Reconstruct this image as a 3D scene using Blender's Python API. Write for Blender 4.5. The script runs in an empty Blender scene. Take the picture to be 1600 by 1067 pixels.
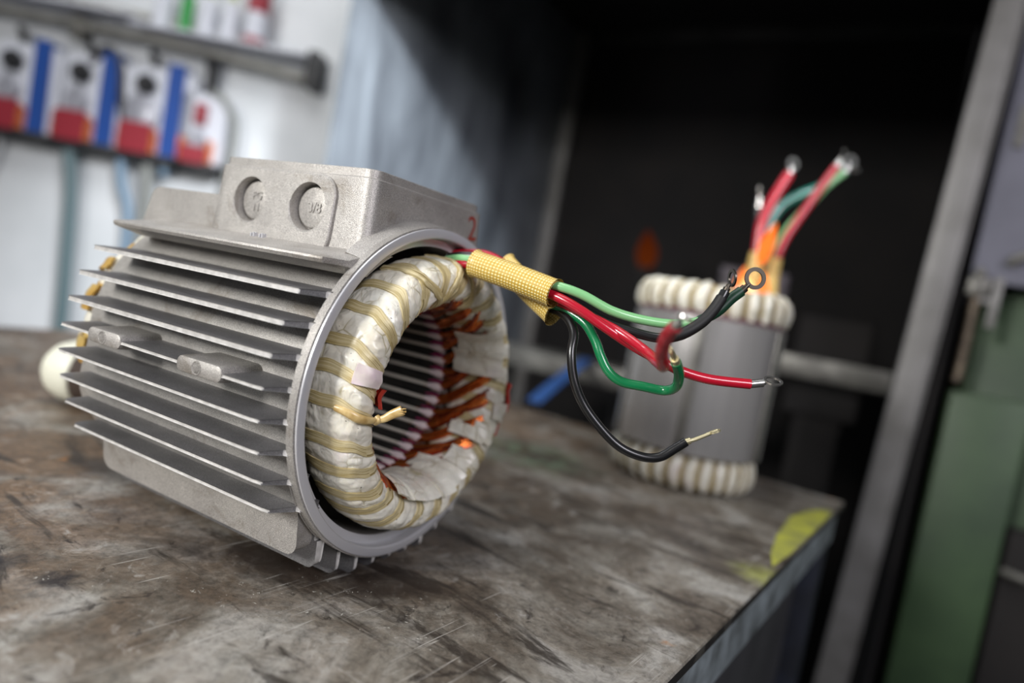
import bpy, bmesh, math, random
from mathutils import Vector, Matrix, noise
random.seed(7)
C = bpy.context.scene.collection
scene = bpy.context.scene
V = Vector
PI = math.pi
ZA = 1.0            # height of the motor axis above the floor
TT = 0.908          # height of the bench top

# ------------------------------------------------------------------ camera
cam_d = bpy.data.cameras.new('camera')
cam = bpy.data.objects.new('camera', cam_d); C.objects.link(cam)
RV = V((0.86302965, 0.47073788, 0.18326396))
UV = V((-0.1892619, -0.0350481, 0.98130095))
FV = V((-0.46835858, 0.8815767, -0.0588452))
CP = V((0.19393275, -0.27977317, 0.05525245 + ZA))
cam.matrix_world = Matrix(((RV.x, UV.x, -FV.x, CP.x), (RV.y, UV.y, -FV.y, CP.y), (RV.z, UV.z, -FV.z, CP.z), (0, 0, 0, 1)))
cam_d.sensor_width = 36.0
cam_d.lens = 1027.317 / 1600 * 36
cam_d.clip_start = 0.01
cam_d.clip_end = 60
cam_d.dof.use_dof = True
cam_d.dof.focus_distance = 0.292
cam_d.dof.aperture_fstop = 3.0
scene.camera = cam

# ------------------------------------------------------------------ light and exposure
scene.view_settings.view_transform = 'Standard'
scene.view_settings.look = 'None'
scene.view_settings.exposure = 0.0
scene.view_settings.gamma = 1.0
scene.view_settings.use_curve_mapping = False
world = bpy.data.worlds.new('world'); scene.world = world
world.use_nodes = True
world.node_tree.nodes['Background'].inputs[0].default_value = (0.85, 0.92, 1.0, 1)
world.node_tree.nodes['Background'].inputs[1].default_value = 0.15

def area(name, loc, target, size, power, color=(1, 1, 1), size_y=None):
    l = bpy.data.lights.new(name, 'AREA'); l.energy = power; l.color = color
    l.size = size
    if size_y: l.shape = 'RECTANGLE'; l.size_y = size_y
    o = bpy.data.objects.new(name, l); C.objects.link(o)
    o.location = loc
    o.rotation_euler = (V(target) - V(loc)).to_track_quat('-Z', 'Y').to_euler()
    return o
area('front_lamp', (-0.55, -1.55, 1.62), (0, 0, 1.0), 0.42, 31, (1.0, 0.985, 0.96))
area('window_light', (1.45, -0.95, 1.95), (0.0, 0.3, 1.0), 0.6, 20, (0.95, 0.92, 1.0))
area('ceiling_lamp', (-0.3, -0.2, 2.75), (-0.1, 0, 0.9), 0.9, 9.5, (1.0, 1.0, 1.0))
sp = bpy.data.lights.new('booth_fill_spot', 'SPOT'); sp.energy = 330; sp.color = (0.91, 0.955, 1.0); sp.spot_size = math.radians(33); sp.spot_blend = 0.8; sp.shadow_soft_size = 0.10  # unseen spot added to brighten the booth side wall
so = bpy.data.objects.new('booth_fill_spot', sp); C.objects.link(so); so.location = (0.9, -0.3, 2.05)
so.rotation_euler = (V((-0.805, 0.72, 1.10)) - V(so.location)).to_track_quat('-Z', 'Y').to_euler()
area('wall_fill', (-1.0, 0.15, 2.45), (-1.5, 0.85, 1.3), 0.6, 7.5, (0.96, 0.98, 1.0))  # unseen fill light added to overexpose the white wall

# ------------------------------------------------------------------ materials
def lin(c):
    return tuple(((v / 255) / 12.92 if v / 255 <= 0.04045 else ((v / 255 + 0.055) / 1.055) ** 2.4) for v in c) + (1,)

class NT:
    def __init__(s, name):
        s.m = bpy.data.materials.new(name); s.m.use_nodes = True
        s.t = s.m.node_tree; s.b = s.t.nodes['Principled BSDF']
    def n(s, typ, ins=None, **props):
        nd = s.t.nodes.new(typ)
        for k, v in props.items(): setattr(nd, k, v)
        for k, v in (ins or {}).items(): s.put(nd.inputs[k], v)
        return nd
    def put(s, sock, v):
        if isinstance(v, bpy.types.NodeSocket): s.t.links.new(v, sock)
        else: sock.default_value = v
    def coord(s, which='Object', scale=(1, 1, 1), rot=(0, 0, 0)):
        tc = s.n('ShaderNodeTexCoord')
        mp = s.n('ShaderNodeMapping', {'Vector': tc.outputs[which], 'Scale': scale, 'Rotation': rot})
        return mp.outputs[0]
    def noise(s, vec, scale, detail=4, rough=0.55, dist=0.0):
        return s.n('ShaderNodeTexNoise', {'Vector': vec, 'Scale': scale, 'Detail': detail, 'Roughness': rough, 'Distortion': dist}).outputs['Fac']
    def ramp(s, fac, stops):
        r = s.n('ShaderNodeValToRGB', {'Fac': fac})
        e = r.color_ramp.elements
        while len(e) < len(stops): e.new(0.5)
        for i, (p, c) in enumerate(stops):
            e[i].position = p
            e[i].color = c if len(c) == 4 else tuple(c) + (1,)
        return r.outputs[0]
    def mix(s, fac, a, b, blend='MIX'):
        m = s.n('ShaderNodeMix', data_type='RGBA', blend_type=blend)
        s.put(m.inputs[0], fac); s.put(m.inputs[6], a); s.put(m.inputs[7], b)
        return m.outputs[2]
    def math(s, op, a, b=0.0):
        m = s.n('ShaderNodeMath', operation=op); s.put(m.inputs[0], a); s.put(m.inputs[1], b)
        return m.outputs[0]
    def set(s, **k):
        for a, v in k.items(): s.put(s.b.inputs[a.replace('_', ' ')], v)
    def bump(s, h, strength, dist=0.001, prev=None):
        b = s.n('ShaderNodeBump', {'Height': h, 'Strength': strength, 'Distance': dist})
        if prev: s.put(b.inputs['Normal'], prev)
        s.put(s.b.inputs['Normal'], b.outputs[0]); return b.outputs[0]

BW = lambda v: (v, v, v, 1)
M = {}
def simple(name, rgb, rough=0.5, metal=0.0, rgb2=None, scale=30, coat=0.0, bump=0.0, bscale=400, bdist=0.0005):
    t = NT(name); co = t.coord()
    if rgb2:
        f = t.ramp(t.noise(co, scale), [(0.35, BW(0)), (0.65, BW(1))])
        t.set(Base_Color=t.mix(f, lin(rgb), lin(rgb2)))
    else: t.set(Base_Color=lin(rgb))
    t.set(Roughness=rough, Metallic=metal, Coat_Weight=coat, Coat_Roughness=0.15)
    if bump: t.bump(t.noise(co, bscale, 2), bump, bdist)
    M[name] = t.m; return t

# die-cast aluminium with a sandy skin and a little grime
def cast(name, a, b, grime=True, sand=0.35):
    t = NT(name); co = t.coord()
    f = t.ramp(t.noise(co, 45, 5), [(0.3, BW(0)), (0.7, BW(1))])
    col = t.mix(f, lin(a), lin(b))
    sp = t.ramp(t.noise(co, 2600, 2, 0.6), [(0.4, BW(0.62)), (0.62, BW(1.14))])
    col = t.mix(1.0, col, sp, 'MULTIPLY')
    if grime:
        g = t.ramp(t.noise(co, 34, 7, 0.68, 0.8), [(0.55, BW(0)), (0.70, BW(1))])
        col = t.mix(t.math('MULTIPLY', g, 0.55), col, lin((112, 100, 80)))
    t.set(Base_Color=col, Metallic=0.45, Roughness=0.46)
    n1 = t.bump(t.noise(co, 2100, 2), sand, 0.0004)
    t.bump(t.noise(co, 260, 3), 0.12, 0.001, n1)
    M[name] = t.m
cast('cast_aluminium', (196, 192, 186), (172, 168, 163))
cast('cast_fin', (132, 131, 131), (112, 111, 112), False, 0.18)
t = NT('machined_aluminium'); co = t.coord(scale=(900, 1, 1))
t.set(Base_Color=t.mix(t.noise(co, 1.0, 3), lin((224, 224, 227)), lin((196, 196, 199))), Metallic=0.45, Roughness=0.36)
M['machined_aluminium'] = t.m
simple('pale_edge', (226, 224, 220), 0.4, 0.3, (198, 196, 192), 200)
simple('lamination', (52, 50, 46), 0.55, 0.5, (34, 33, 31), 60)
simple('bore_dark', (40, 38, 35), 0.6, 0.2)
simple('slot_wedge', (196, 190, 176), 0.5)
simple('slot_paper', (226, 220, 208), 0.45, 0, (212, 190, 196), 90)
simple('magenta_paper', (138, 40, 84), 0.5)
simple('dark_slot_paper', (86, 48, 58), 0.5)
simple('lacing_dark', (124, 102, 48), 0.45, 0, (156, 134, 76), 120)
simple('red_paper', (176, 48, 30), 0.42, 0, (150, 38, 26), 60)
t = simple('copper', (244, 146, 74), 0.24, 0.9, (196, 92, 40), 170)
simple('copper_lacquer', (172, 72, 36), 0.22, 0.8, (120, 40, 34), 140, coat=0.5)
simple('amber_varnish', (204, 178, 108), 0.3, 0, (182, 138, 52), 60, coat=0.5)

# cream insulating wrap, creased, varnished
t = NT('insulating_wrap'); co = t.coord()
f = t.ramp(t.noise(co, 55, 5, 0.6), [(0.35, BW(0)), (0.7, BW(1))])
col = t.mix(f, lin((238, 236, 222)), lin((222, 215, 196)))
vo = t.n('ShaderNodeTexVoronoi', {'Vector': co, 'Scale': 105.0, 'Randomness': 1.0}, feature='DISTANCE_TO_EDGE').outputs['Distance']
crease = t.ramp(vo, [(0.0, BW(1)), (0.05, BW(0))])
cm = t.math('MULTIPLY', crease, t.ramp(t.noise(co, 60, 2), [(0.5, BW(0)), (0.62, BW(0.75))]))
col = t.mix(cm, col, lin((150, 136, 84)))
lav = t.ramp(t.noise(co, 38, 3), [(0.62, BW(0)), (0.75, BW(0.5))])
col = t.mix(lav, col, lin((214, 200, 202)))
dk = t.ramp(t.noise(co, 420, 2), [(0.72, BW(0)), (0.76, BW(0.9))])
col = t.mix(dk, col, lin((60, 52, 40)))
t.set(Base_Color=col, Roughness=0.4, Coat_Weight=0.45, Coat_Roughness=0.2, Subsurface_Weight=0.06, Subsurface_Radius=(0.003, 0.002, 0.001))
n1 = t.bump(vo, 0.6, 0.0016)
t.bump(t.noise(co, 95, 2, 0.5, 1.5), 0.55, 0.0022, n1)
M['insulating_wrap'] = t.m

# straw lacing tape: fibres run along U
t = NT('lacing_tape'); uv = t.coord('UV', (2.5, 15, 1))
fb = t.noise(uv, 1.0, 3, 0.6)
col = t.ramp(fb, [(0.34, lin((112, 92, 50))), (0.44, lin((186, 168, 114))), (0.60, lin((230, 217, 176))), (0.75, lin((176, 156, 104)))])
big = t.noise(t.coord(), 60, 3)
col = t.mix(t.ramp(big, [(0.45, BW(0)), (0.7, BW(0.55))]), col, lin((160, 140, 88)))
t.set(Base_Color=col, Roughness=0.42, Coat_Weight=0.3, Coat_Roughness=0.25)
t.bump(fb, 0.6, 0.0006)
M['lacing_tape'] = t.m

# woven yellow glass sleeve
t = NT('woven_sleeve'); uv = t.coord('UV', (1, 1, 1))
w1 = t.n('ShaderNodeTexWave', {'Vector': t.coord('UV', (9.4, 0, 0)), 'Scale': 1.0}, wave_type='BANDS', bands_direction='X', wave_profile='SIN').outputs['Fac']
w2 = t.n('ShaderNodeTexWave', {'Vector': t.coord('UV', (0, 8.2, 0)), 'Scale': 1.0}, wave_type='BANDS', bands_direction='Y', wave_profile='SIN').outputs['Fac']
wv = t.math('MULTIPLY', w1, w2)
col = t.ramp(wv, [(0.02, lin((196, 156, 56))), (0.3, lin((236, 208, 112))), (0.8, lin((255, 244, 190)))])
t.set(Base_Color=col, Roughness=0.38, Coat_Weight=0.35, Coat_Roughness=0.2)
t.bump(wv, 0.55, 0.0006)
M['woven_sleeve'] = t.m

for nm, c in (('green_insulation_light', (132, 192, 132)), ('green_insulation', (18, 122, 72)), ('red_insulation', (180, 18, 42)), ('black_insulation', (17, 17, 18)), ('teal_insulation', (30, 120, 104))):
    simple(nm, c, 0.24 if 'black' not in nm else 0.32, 0, None, coat=0.5 if 'black' not in nm else 0.3)
simple('red_insulation_worn', (172, 58, 66), 0.35, 0, (150, 30, 40), 300)
simple('tinned_terminal', (205, 203, 198), 0.25, 0.95)
simple('dark_terminal', (84, 78, 70), 0.35, 0.9)
simple('brass_strand', (222, 212, 172), 0.32, 0.8)

# steel bench top: brown-grey patina, oil stains (partly painted shadow), pale wear and scratches
t = NT('bench_steel'); co = t.coord()
a = t.noise(co, 12, 10, 0.70, 0.7)
b = t.noise(co, 34, 9, 0.74, 1.2)
col = t.ramp(a, [(0.34, lin((72, 66, 59))), (0.44, lin((104, 97, 87))), (0.53, lin((140, 135, 125))), (0.62, lin((178, 175, 168))), (0.72, lin((140, 138, 132)))])
sx = t.n('ShaderNodeSeparateXYZ', {'Vector': co})
lefty = t.n('ShaderNodeMapRange', {'Value': t.math('ADD', sx.outputs['X'], t.math('MULTIPLY', t.noise(co, 9, 4), 0.25)), 'From Min': -0.20, 'From Max': 0.06, 'To Min': 0.92, 'To Max': 0.12}).outputs[0]
brown = t.math('MULTIPLY', t.ramp(t.noise(co, 16, 8, 0.66, 0.8), [(0.36, BW(0)), (0.55, BW(1))]), lefty)
col = t.mix(brown, col, t.ramp(b, [(0.35, lin((74, 58, 44))), (0.6, lin((128, 104, 80)))]))
spk = t.ramp(t.noise(co, 190, 8, 0.8, 0.6), [(0.38, BW(0.55)), (0.5, BW(0.95)), (0.64, BW(1.25))])
col = t.mix(0.9, col, spk, 'MULTIPLY')
pale = t.ramp(b, [(0.58, BW(0)), (0.66, BW(0.6))])
col = t.mix(pale, col, lin((190, 188, 182)))
st = t.noise(t.coord('Object', (9, 46, 9), (0, 0, 0.55)), 1.0, 8, 0.65, 0.8)
dark = t.ramp(st, [(0.55, BW(0)), (0.62, BW(0.85))])
col = t.mix(dark, col, lin((50, 43, 37)))
dk2 = t.ramp(t.noise(co, 62, 7, 0.7, 1.0), [(0.60, BW(0)), (0.67, BW(0.8))])
col = t.mix(dk2, col, lin((46, 40, 36)))
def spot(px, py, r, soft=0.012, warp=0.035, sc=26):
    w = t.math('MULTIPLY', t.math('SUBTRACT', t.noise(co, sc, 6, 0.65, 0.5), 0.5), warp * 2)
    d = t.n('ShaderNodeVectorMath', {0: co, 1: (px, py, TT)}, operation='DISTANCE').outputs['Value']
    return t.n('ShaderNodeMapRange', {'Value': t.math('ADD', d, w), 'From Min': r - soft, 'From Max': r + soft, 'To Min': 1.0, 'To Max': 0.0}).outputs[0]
for px, py, r in ((-0.190, -0.590, 0.026), (-0.165, -0.580, 0.022), (-0.216, -0.622, 0.012), (-0.135, -0.560, 0.022), (-0.335, -0.598, 0.020)):  # oil stains; the ones by the motor also hold its painted shadow
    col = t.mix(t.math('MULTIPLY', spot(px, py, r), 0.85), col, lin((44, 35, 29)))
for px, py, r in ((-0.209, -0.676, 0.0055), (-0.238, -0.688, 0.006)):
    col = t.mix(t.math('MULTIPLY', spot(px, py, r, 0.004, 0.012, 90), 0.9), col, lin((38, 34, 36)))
grn = t.math('MULTIPLY', spot(-0.26, -0.24, 0.05, 0.03, 0.05), t.ramp(b, [(0.46, BW(0)), (0.56, BW(0.8))]))
col = t.mix(grn, col, lin((112, 140, 112)))
yel = t.math('MULTIPLY', spot(-0.002, -0.34, 0.016, 0.012, 0.012), t.ramp(b, [(0.44, BW(0)), (0.55, BW(0.75))]))
col = t.mix(yel, col, lin((176, 180, 96)))
def scratches(rot, sc, th):
    s1 = t.noise(t.coord('Object', (sc, sc * 0.02, 1), (0, 0, rot)), 1.0, 2, 0.5)
    s2 = t.noise(co, 18, 3)
    return t.math('MULTIPLY', t.ramp(s1, [(th, BW(0)), (th + 0.015, BW(1)), (th + 0.03, BW(0))]), t.ramp(s2, [(0.52, BW(0)), (0.58, BW(0.8))]))
for rot, sc, th in ((0.5, 320, 0.64), (-0.7, 360, 0.66), (1.3, 300, 0.67)):
    col = t.mix(scratches(rot, sc, th), col, lin((206, 203, 196)))
flake = t.ramp(t.noise(co, 210, 6, 0.72, 1.5), [(0.64, BW(0)), (0.67, BW(1))])
fz = t.n('ShaderNodeMath', {0: spot(-0.105, -0.585, 0.028, 0.02, 0.03), 1: spot(-0.165, -0.605, 0.022, 0.015, 0.03)}, operation='MAXIMUM').outputs[0]
flake = t.math('MULTIPLY', flake, t.math('ADD', t.ramp(t.noise(co, 14, 3), [(0.56, BW(0)), (0.62, BW(0.7))]), fz))
col = t.mix(flake, col, lin((218, 217, 208)))
rust = t.ramp(t.noise(co, 40, 5, 0.6), [(0.70, BW(0)), (0.76, BW(0.7))])
col = t.mix(rust, col, lin((168, 116, 62)))
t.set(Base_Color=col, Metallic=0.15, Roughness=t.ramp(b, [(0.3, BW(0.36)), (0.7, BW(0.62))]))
n1 = t.bump(t.noise(co, 120, 8, 0.75), 0.35, 0.0012)
t.bump(t.noise(co, 800, 3), 0.25, 0.0004, n1)
M['bench_steel'] = t.m
t = NT('bench_edge'); co = t.coord()
t.set(Base_Color=t.mix(t.ramp(t.noise(co, 60, 5), [(0.5, BW(0)), (0.62, BW(1))]), lin((52, 50, 48)), lin((92, 90, 84))), Metallic=0.4, Roughness=0.5)
M['bench_edge'] = t.m
simple('apron_paint', (156, 166, 170), 0.5, 0.1, (98, 104, 104), 40, bump=0.2, bscale=80)
simple('leg_paint', (44, 48, 60), 0.5, 0.2, (34, 36, 42), 30)
simple('bench_panel', (66, 66, 68), 0.6, 0.1, (54, 54, 56), 20)  # dark grey for the panel under the bench side
t = simple('yellow_paint', (188, 190, 74), 0.5, 0, (142, 142, 84), 45)
simple('oil_stain', (34, 28, 24), 0.3, 0, (48, 38, 30), 60, coat=0.3)

simple('white_wall', (212, 214, 216), 0.6, 0, (200, 203, 205), 6)
simple('concrete', (70, 68, 66), 0.8, 0, (52, 50, 48), 5)
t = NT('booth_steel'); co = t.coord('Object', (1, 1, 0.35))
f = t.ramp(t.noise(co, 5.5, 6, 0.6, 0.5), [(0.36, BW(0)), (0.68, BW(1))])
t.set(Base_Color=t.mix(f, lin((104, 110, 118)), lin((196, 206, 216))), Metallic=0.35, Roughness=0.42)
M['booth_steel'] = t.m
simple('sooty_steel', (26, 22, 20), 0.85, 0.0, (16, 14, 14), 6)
simple('grey_frame', (128, 126, 124), 0.5, 0.2, (104, 102, 98), 12)
simple('dark_frame', (58, 57, 54), 0.6, 0.2, (42, 41, 39), 12)
simple('grey_panel', (106, 106, 118), 0.5, 0.1, (92, 92, 103), 8)
simple('green_paint', (60, 82, 52), 0.5, 0, (46, 66, 42), 10)
simple('black_part', (30, 30, 32), 0.5)
simple('rusty_rod', (120, 108, 92), 0.5, 0.5, (70, 60, 52), 60)
simple('rail_light', (178, 176, 168), 0.45, 0.2, (140, 138, 130), 20)
simple('rail_steel', (128, 126, 120), 0.45, 0.5, (84, 82, 78), 20)
simple('white_plastic', (200, 202, 210), 0.4)
simple('blue_plastic', (26, 68, 140), 0.4)
simple('red_plastic', (140, 36, 48), 0.4)
simple('orange_strip', (220, 120, 60), 0.5)
simple('silver_dial', (158, 158, 166), 0.35, 0.3)
simple('hose_teal', (84, 104, 108), 0.5)
simple('hose_grey', (126, 128, 124), 0.5)
simple('hose_blue', (112, 138, 160), 0.5)
simple('hose_brown', (96, 60, 58), 0.5)
simple('blue_strap', (44, 78, 132), 0.5)
simple('dark_block', (124, 116, 122), 0.5, 0.3, (56, 52, 54), 20)
t = NT('stator_iron'); co = t.coord('Object', (40, 40, 0.6))
t.set(Base_Color=t.mix(t.noise(co, 1.0, 4), lin((150, 148, 146)), lin((196, 193, 190))), Metallic=0.6, Roughness=0.27)
M['stator_iron'] = t.m
simple('cream_cap', (226, 226, 208), 0.4)
simple('brown_body', (74, 62, 56), 0.4, 0.3)
simple('amber_glass', (190, 196, 150), 0.15)
simple('green_glass', (70, 150, 84), 0.15)
simple('paint_mark', (146, 52, 40), 0.6)
def flame_mat(name, c1, c2, power, z0, z1):
    t = NT(name)
    sep = t.n('ShaderNodeSeparateXYZ', {'Vector': t.coord()})
    f = t.n('ShaderNodeMapRange', {'Value': sep.outputs['Z'], 'From Min': z0, 'From Max': z1})
    col = t.mix(f.outputs[0], c1, c2)
    t.set(Base_Color=(0, 0, 0, 1), Emission_Color=col, Emission_Strength=power, Roughness=1.0, Specular_IOR_Level=0.0)
    M[name] = t.m
flame_mat('flame_hot', (1.0, 0.62, 0.36, 1), (1.0, 0.30, 0.06, 1), 3.2, 0.0, 0.034)
flame_mat('flame_orange', (1.0, 0.34, 0.10, 1), (1.0, 0.20, 0.03, 1), 1.4, 0.0, 0.04)
flame_mat('flame_dim', (0.9, 0.17, 0.03, 1), (0.6, 0.09, 0.015, 1), 0.10, 0.0, 0.1)

# ------------------------------------------------------------------ mesh helpers
class MB:
    def __init__(s): s.v = []; s.f = []; s.uv = []; s.mi = []; s.cur = 0
    def face(s, idx, uvs=None):
        s.f.append(tuple(idx)); s.uv.append(uvs); s.mi.append(s.cur)
    def grid(s, rows, cu=False, cv=False, uv=True):
        """rows: list of lists of points"""
        n0 = len(s.v); R = len(rows); K = len(rows[0])
        for r in rows: s.v += [tuple(p) for p in r]
        for i in range(R if cu else R - 1):
            for j in range(K if cv else K - 1):
                a, b = i, (i + 1) % R; c, d = j, (j + 1) % K
                s.face((n0 + a * K + c, n0 + b * K + c, n0 + b * K + d, n0 + a * K + d),
                       ((i / R, j / K), ((i + 1) / R, j / K), ((i + 1) / R, (j + 1) / K), (i / R, (j + 1) / K)) if uv else None)
        return n0
    def cap(s, start, n, flip=False):
        idx = list(range(start, start + n)); s.face(idx[::-1] if flip else idx)
    def loft(s, loops, cap0=True, cap1=True, closed=False):
        n0 = s.grid(loops, closed, True); K = len(loops[0])
        if not closed:
            if cap0: s.cap(n0, K, True)
            if cap1: s.cap(n0 + (len(loops) - 1) * K, K)
    def lathe(s, prof, n=48, axis='x', a0=0.0, a1=None, closed=True):
        """prof: list of (axial, radius); closed profile ring"""
        full = a1 is None
        rows = []
        for k in range(n if full else n + 1):
            a = 2 * PI * k / n if full else a0 + (a1 - a0) * k / n
            c, q = math.cos(a), math.sin(a)
            rows.append([(x, r * c, r * q) if axis == 'x' else (r * c, r * q, x) for x, r in prof])
        n0 = s.grid(rows, full, closed)
        if not full and closed:
            s.cap(n0, len(prof), True); s.cap(n0 + n * len(prof), len(prof))
    def box(s, lo, hi, mat3=None, loc=(0, 0, 0)):
        n0 = len(s.v)
        for z in (lo[2], hi[2]):
            for x, y in ((lo[0], lo[1]), (hi[0], lo[1]), (hi[0], hi[1]), (lo[0], hi[1])):
                p = V((x, y, z))
                if mat3: p = mat3 @ p
                s.v.append(tuple(p + V(loc)))
        for q in ((3, 2, 1, 0), (4, 5, 6, 7), (0, 1, 5, 4), (1, 2, 6, 5), (2, 3, 7, 6), (3, 0, 4, 7)):
            s.face([n0 + i for i in q])
    def tube(s, pts, r, n=12, smooth=6, caps=True, rfun=None, squash=None):
        P = [V(p) for p in pts]
        if smooth and len(P) > 2: P = catmull(P, smooth)
        L = len(P); rows = []
        T = [(P[min(i + 1, L - 1)] - P[max(i - 1, 0)]).normalized() for i in range(L)]
        up = V((0, 0, 1)) if abs(T[0].z) < 0.9 else V((1, 0, 0))
        N = (up - T[0] * up.dot(T[0])).normalized()
        for i in range(L):
            N = (N - T[i] * N.dot(T[i])).normalized(); B = T[i].cross(N)
            rr = rfun(i / (L - 1)) if rfun else r
            a_, b_ = (squash if squash else (1, 1))
            rows.append([P[i] + (N * math.cos(2 * PI * k / n) * a_ + B * math.sin(2 * PI * k / n) * b_) * rr for k in range(n)])
        n0 = s.grid(rows, False, True)
        if caps: s.cap(n0, n, True); s.cap(n0 + (L - 1) * n, n)
    def build(s, name, mats, parent=None, offset=(0, 0, 0), smooth=40, bevel=0.0, segs=2):
        me = bpy.data.meshes.new(name)
        ox, oy, oz = offset
        me.from_pydata([(x + ox, y + oy, z + oz) for x, y, z in s.v], [], s.f)
        if not isinstance(mats, (list, tuple)): mats = [mats]
        for m in mats: me.materials.append(M[m])
        ul = me.uv_layers.new(name='UVMap')
        li = 0
        for fi, p in enumerate(me.polygons):
            p.material_index = s.mi[fi]
            u = s.uv[fi]
            for k in range(p.loop_total):
                if u: ul.data[li].uv = u[k]
                li += 1
        bm = bmesh.new(); bm.from_mesh(me)
        if bevel:
            es = [e for e in bm.edges if len(e.link_faces) == 2 and e.calc_face_angle(0) > math.radians(30)]
            bmesh.ops.bevel(bm, geom=es, offset=bevel, segments=segs, profile=0.5, affect='EDGES', clamp_overlap=True)
        bmesh.ops.recalc_face_normals(bm, faces=bm.faces)
        bm.to_mesh(me); bm.free()
        for p in me.polygons: p.use_smooth = True
        me.set_sharp_from_angle(angle=math.radians(smooth))
        return link(name, me, parent)

def catmull(P, k):
    out = []
    for i in range(len(P) - 1):
        p0 = P[max(i - 1, 0)]; p1 = P[i]; p2 = P[i + 1]; p3 = P[min(i + 2, len(P) - 1)]
        for j in range(k):
            t = j / k
            out.append(0.5 * ((2 * p1) + (p2 - p0) * t + (2 * p0 - 5 * p1 + 4 * p2 - p3) * t * t + (3 * p1 - p0 - 3 * p2 + p3) * t ** 3))
    out.append(P[-1]); return out

def link(name, me, parent=None):
    o = bpy.data.objects.new(name, me); C.objects.link(o)
    if parent: o.parent = parent
    return o
def inst(src, parent, mat=None, name=None):
    o = src.copy(); C.objects.link(o); o.parent = parent
    if mat is not None: o.matrix_local = mat
    return o
def thing(name, label, cat, loc=(0, 0, 0), rotz=0.0, group=None):
    o = bpy.data.objects.new(name, None); C.objects.link(o)
    o.location = loc; o.rotation_euler = (0, 0, rotz); o.empty_display_size = 0.05
    o['label'] = label; o['category'] = cat
    if group: o['group'] = group
    return o
def tag(o, label, cat, group=None):
    o['label'] = label; o['category'] = cat
    if group: o['group'] = group
    return o
def struct(o): o['kind'] = 'structure'; return o
def rrect(x0, x1, y0, y1, r, n=5):
    pts = []
    for cx, cy, a in ((x1 - r, y1 - r, 0), (x0 + r, y1 - r, 90), (x0 + r, y0 + r, 180), (x1 - r, y0 + r, 270)):
        for k in range(n + 1):
            t = math.radians(a + 90 * k / n); pts.append((cx + r * math.cos(t), cy + r * math.sin(t)))
    return pts
def bake(o):
    """apply the modifiers of o to its own mesh"""
    dg = bpy.context.evaluated_depsgraph_get(); dg.update()
    me = bpy.data.meshes.new_from_object(o.evaluated_get(dg))
    o.modifiers.clear(); old = o.data; o.data = me; bpy.data.meshes.remove(old)
def drop(o):
    me = o.data; bpy.data.objects.remove(o); bpy.data.meshes.remove(me)
def text_mesh(name, body, size, extrude, mat, parent, frame, spacing=1.0):
    cu = bpy.data.curves.new(name, 'FONT'); cu.body = body; cu.size = size; cu.extrude = extrude
    cu.align_x = 'CENTER'; cu.align_y = 'CENTER'; cu.resolution_u = 4; cu.space_character = spacing; cu.bevel_depth = extrude * 0.3
    tmp = bpy.data.objects.new(name, cu); C.objects.link(tmp)
    dg = bpy.context.evaluated_depsgraph_get(); dg.update()
    me = bpy.data.meshes.new_from_object(tmp.evaluated_get(dg))
    bpy.data.objects.remove(tmp); bpy.data.curves.remove(cu)
    me.materials.clear(); me.materials.append(M[mat])
    me.transform(frame); return link(name, me, parent)
def frame(o, x, y):
    x = V(x).normalized(); y = V(y); y = (y - x * y.dot(x)).normalized(); z = x.cross(y)
    return Matrix(((x.x, y.x, z.x, o[0]), (x.y, y.y, z.y, o[1]), (x.z, y.z, z.z, o[2]), (0, 0, 0, 1)))
simple('amber_straw', (216, 190, 132), 0.38, 0, (180, 146, 84), 200, coat=0.4)
simple('green_insulation_dark', (22, 64, 42), 0.4)
simple('black_rubber', (22, 21, 21), 0.55)

# ================================================================== the room
def slab(name, lo, hi, mat, **k):
    b = MB(); b.box(lo, hi, **k); return struct(b.build(name, mat, smooth=30))
slab('floor', (-4.5, -3.0, -0.05), (3.2, 3.2, 0.0), 'concrete')
WR = math.radians(27.8)
WM = Matrix.Rotation(WR, 3, 'Z'); WO = V((-1.94, 0.69, 0))
slab('wall_left', (-1.6, 0.0, 0.0), (1.26, 0.06, 2.9), 'white_wall', mat3=WM, loc=WO)
slab('wall_right', (3.0, -3.0, 0.0), (3.06, 1.9, 2.9), 'white_wall')
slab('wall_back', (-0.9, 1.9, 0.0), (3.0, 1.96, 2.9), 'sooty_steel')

# ================================================================== burn-off booth
booth = thing('burn_off_booth', 'dark steel burn-off booth with sooty interior, behind the bench', 'booth', (-0.28, 1.2, 0))
BO = (0.28, -1.2, 0)
def bpart(name, mat, boxes, bevel=0.003):
    b = MB()
    for lo, hi in boxes: b.box(lo, hi)
    return b.build(name, mat, booth, BO, 30, bevel)
p = bpart('side_wall', 'booth_steel', [((-0.815, 0.69, 0.0), (-0.805, 1.72, 1.95))], 0.002)
p['label'] = 'pale grey steel left side wall'
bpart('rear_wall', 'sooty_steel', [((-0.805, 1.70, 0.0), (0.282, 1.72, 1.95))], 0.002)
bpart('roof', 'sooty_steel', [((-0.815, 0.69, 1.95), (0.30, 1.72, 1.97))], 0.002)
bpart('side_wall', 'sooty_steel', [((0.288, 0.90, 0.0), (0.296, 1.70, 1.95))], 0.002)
bpart('corner_post', 'grey_frame', [((-0.805, 1.655, 0.0), (-0.765, 1.70, 1.95))])
bpart('top_rail', 'dark_frame', [((-0.765, 1.66, 1.915), (0.282, 1.70, 1.95))])
p = bpart('front_post', 'grey_frame', [((0.214, 0.86, 0.0), (0.252, 0.866, 2.1)), ((0.214, 0.866, 0.0), (0.220, 0.90, 2.1)), ((0.252, 0.872, 0.0), (0.258, 0.90, 2.1))], 0.0015)
p['label'] = 'grey painted steel angle post'
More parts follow.
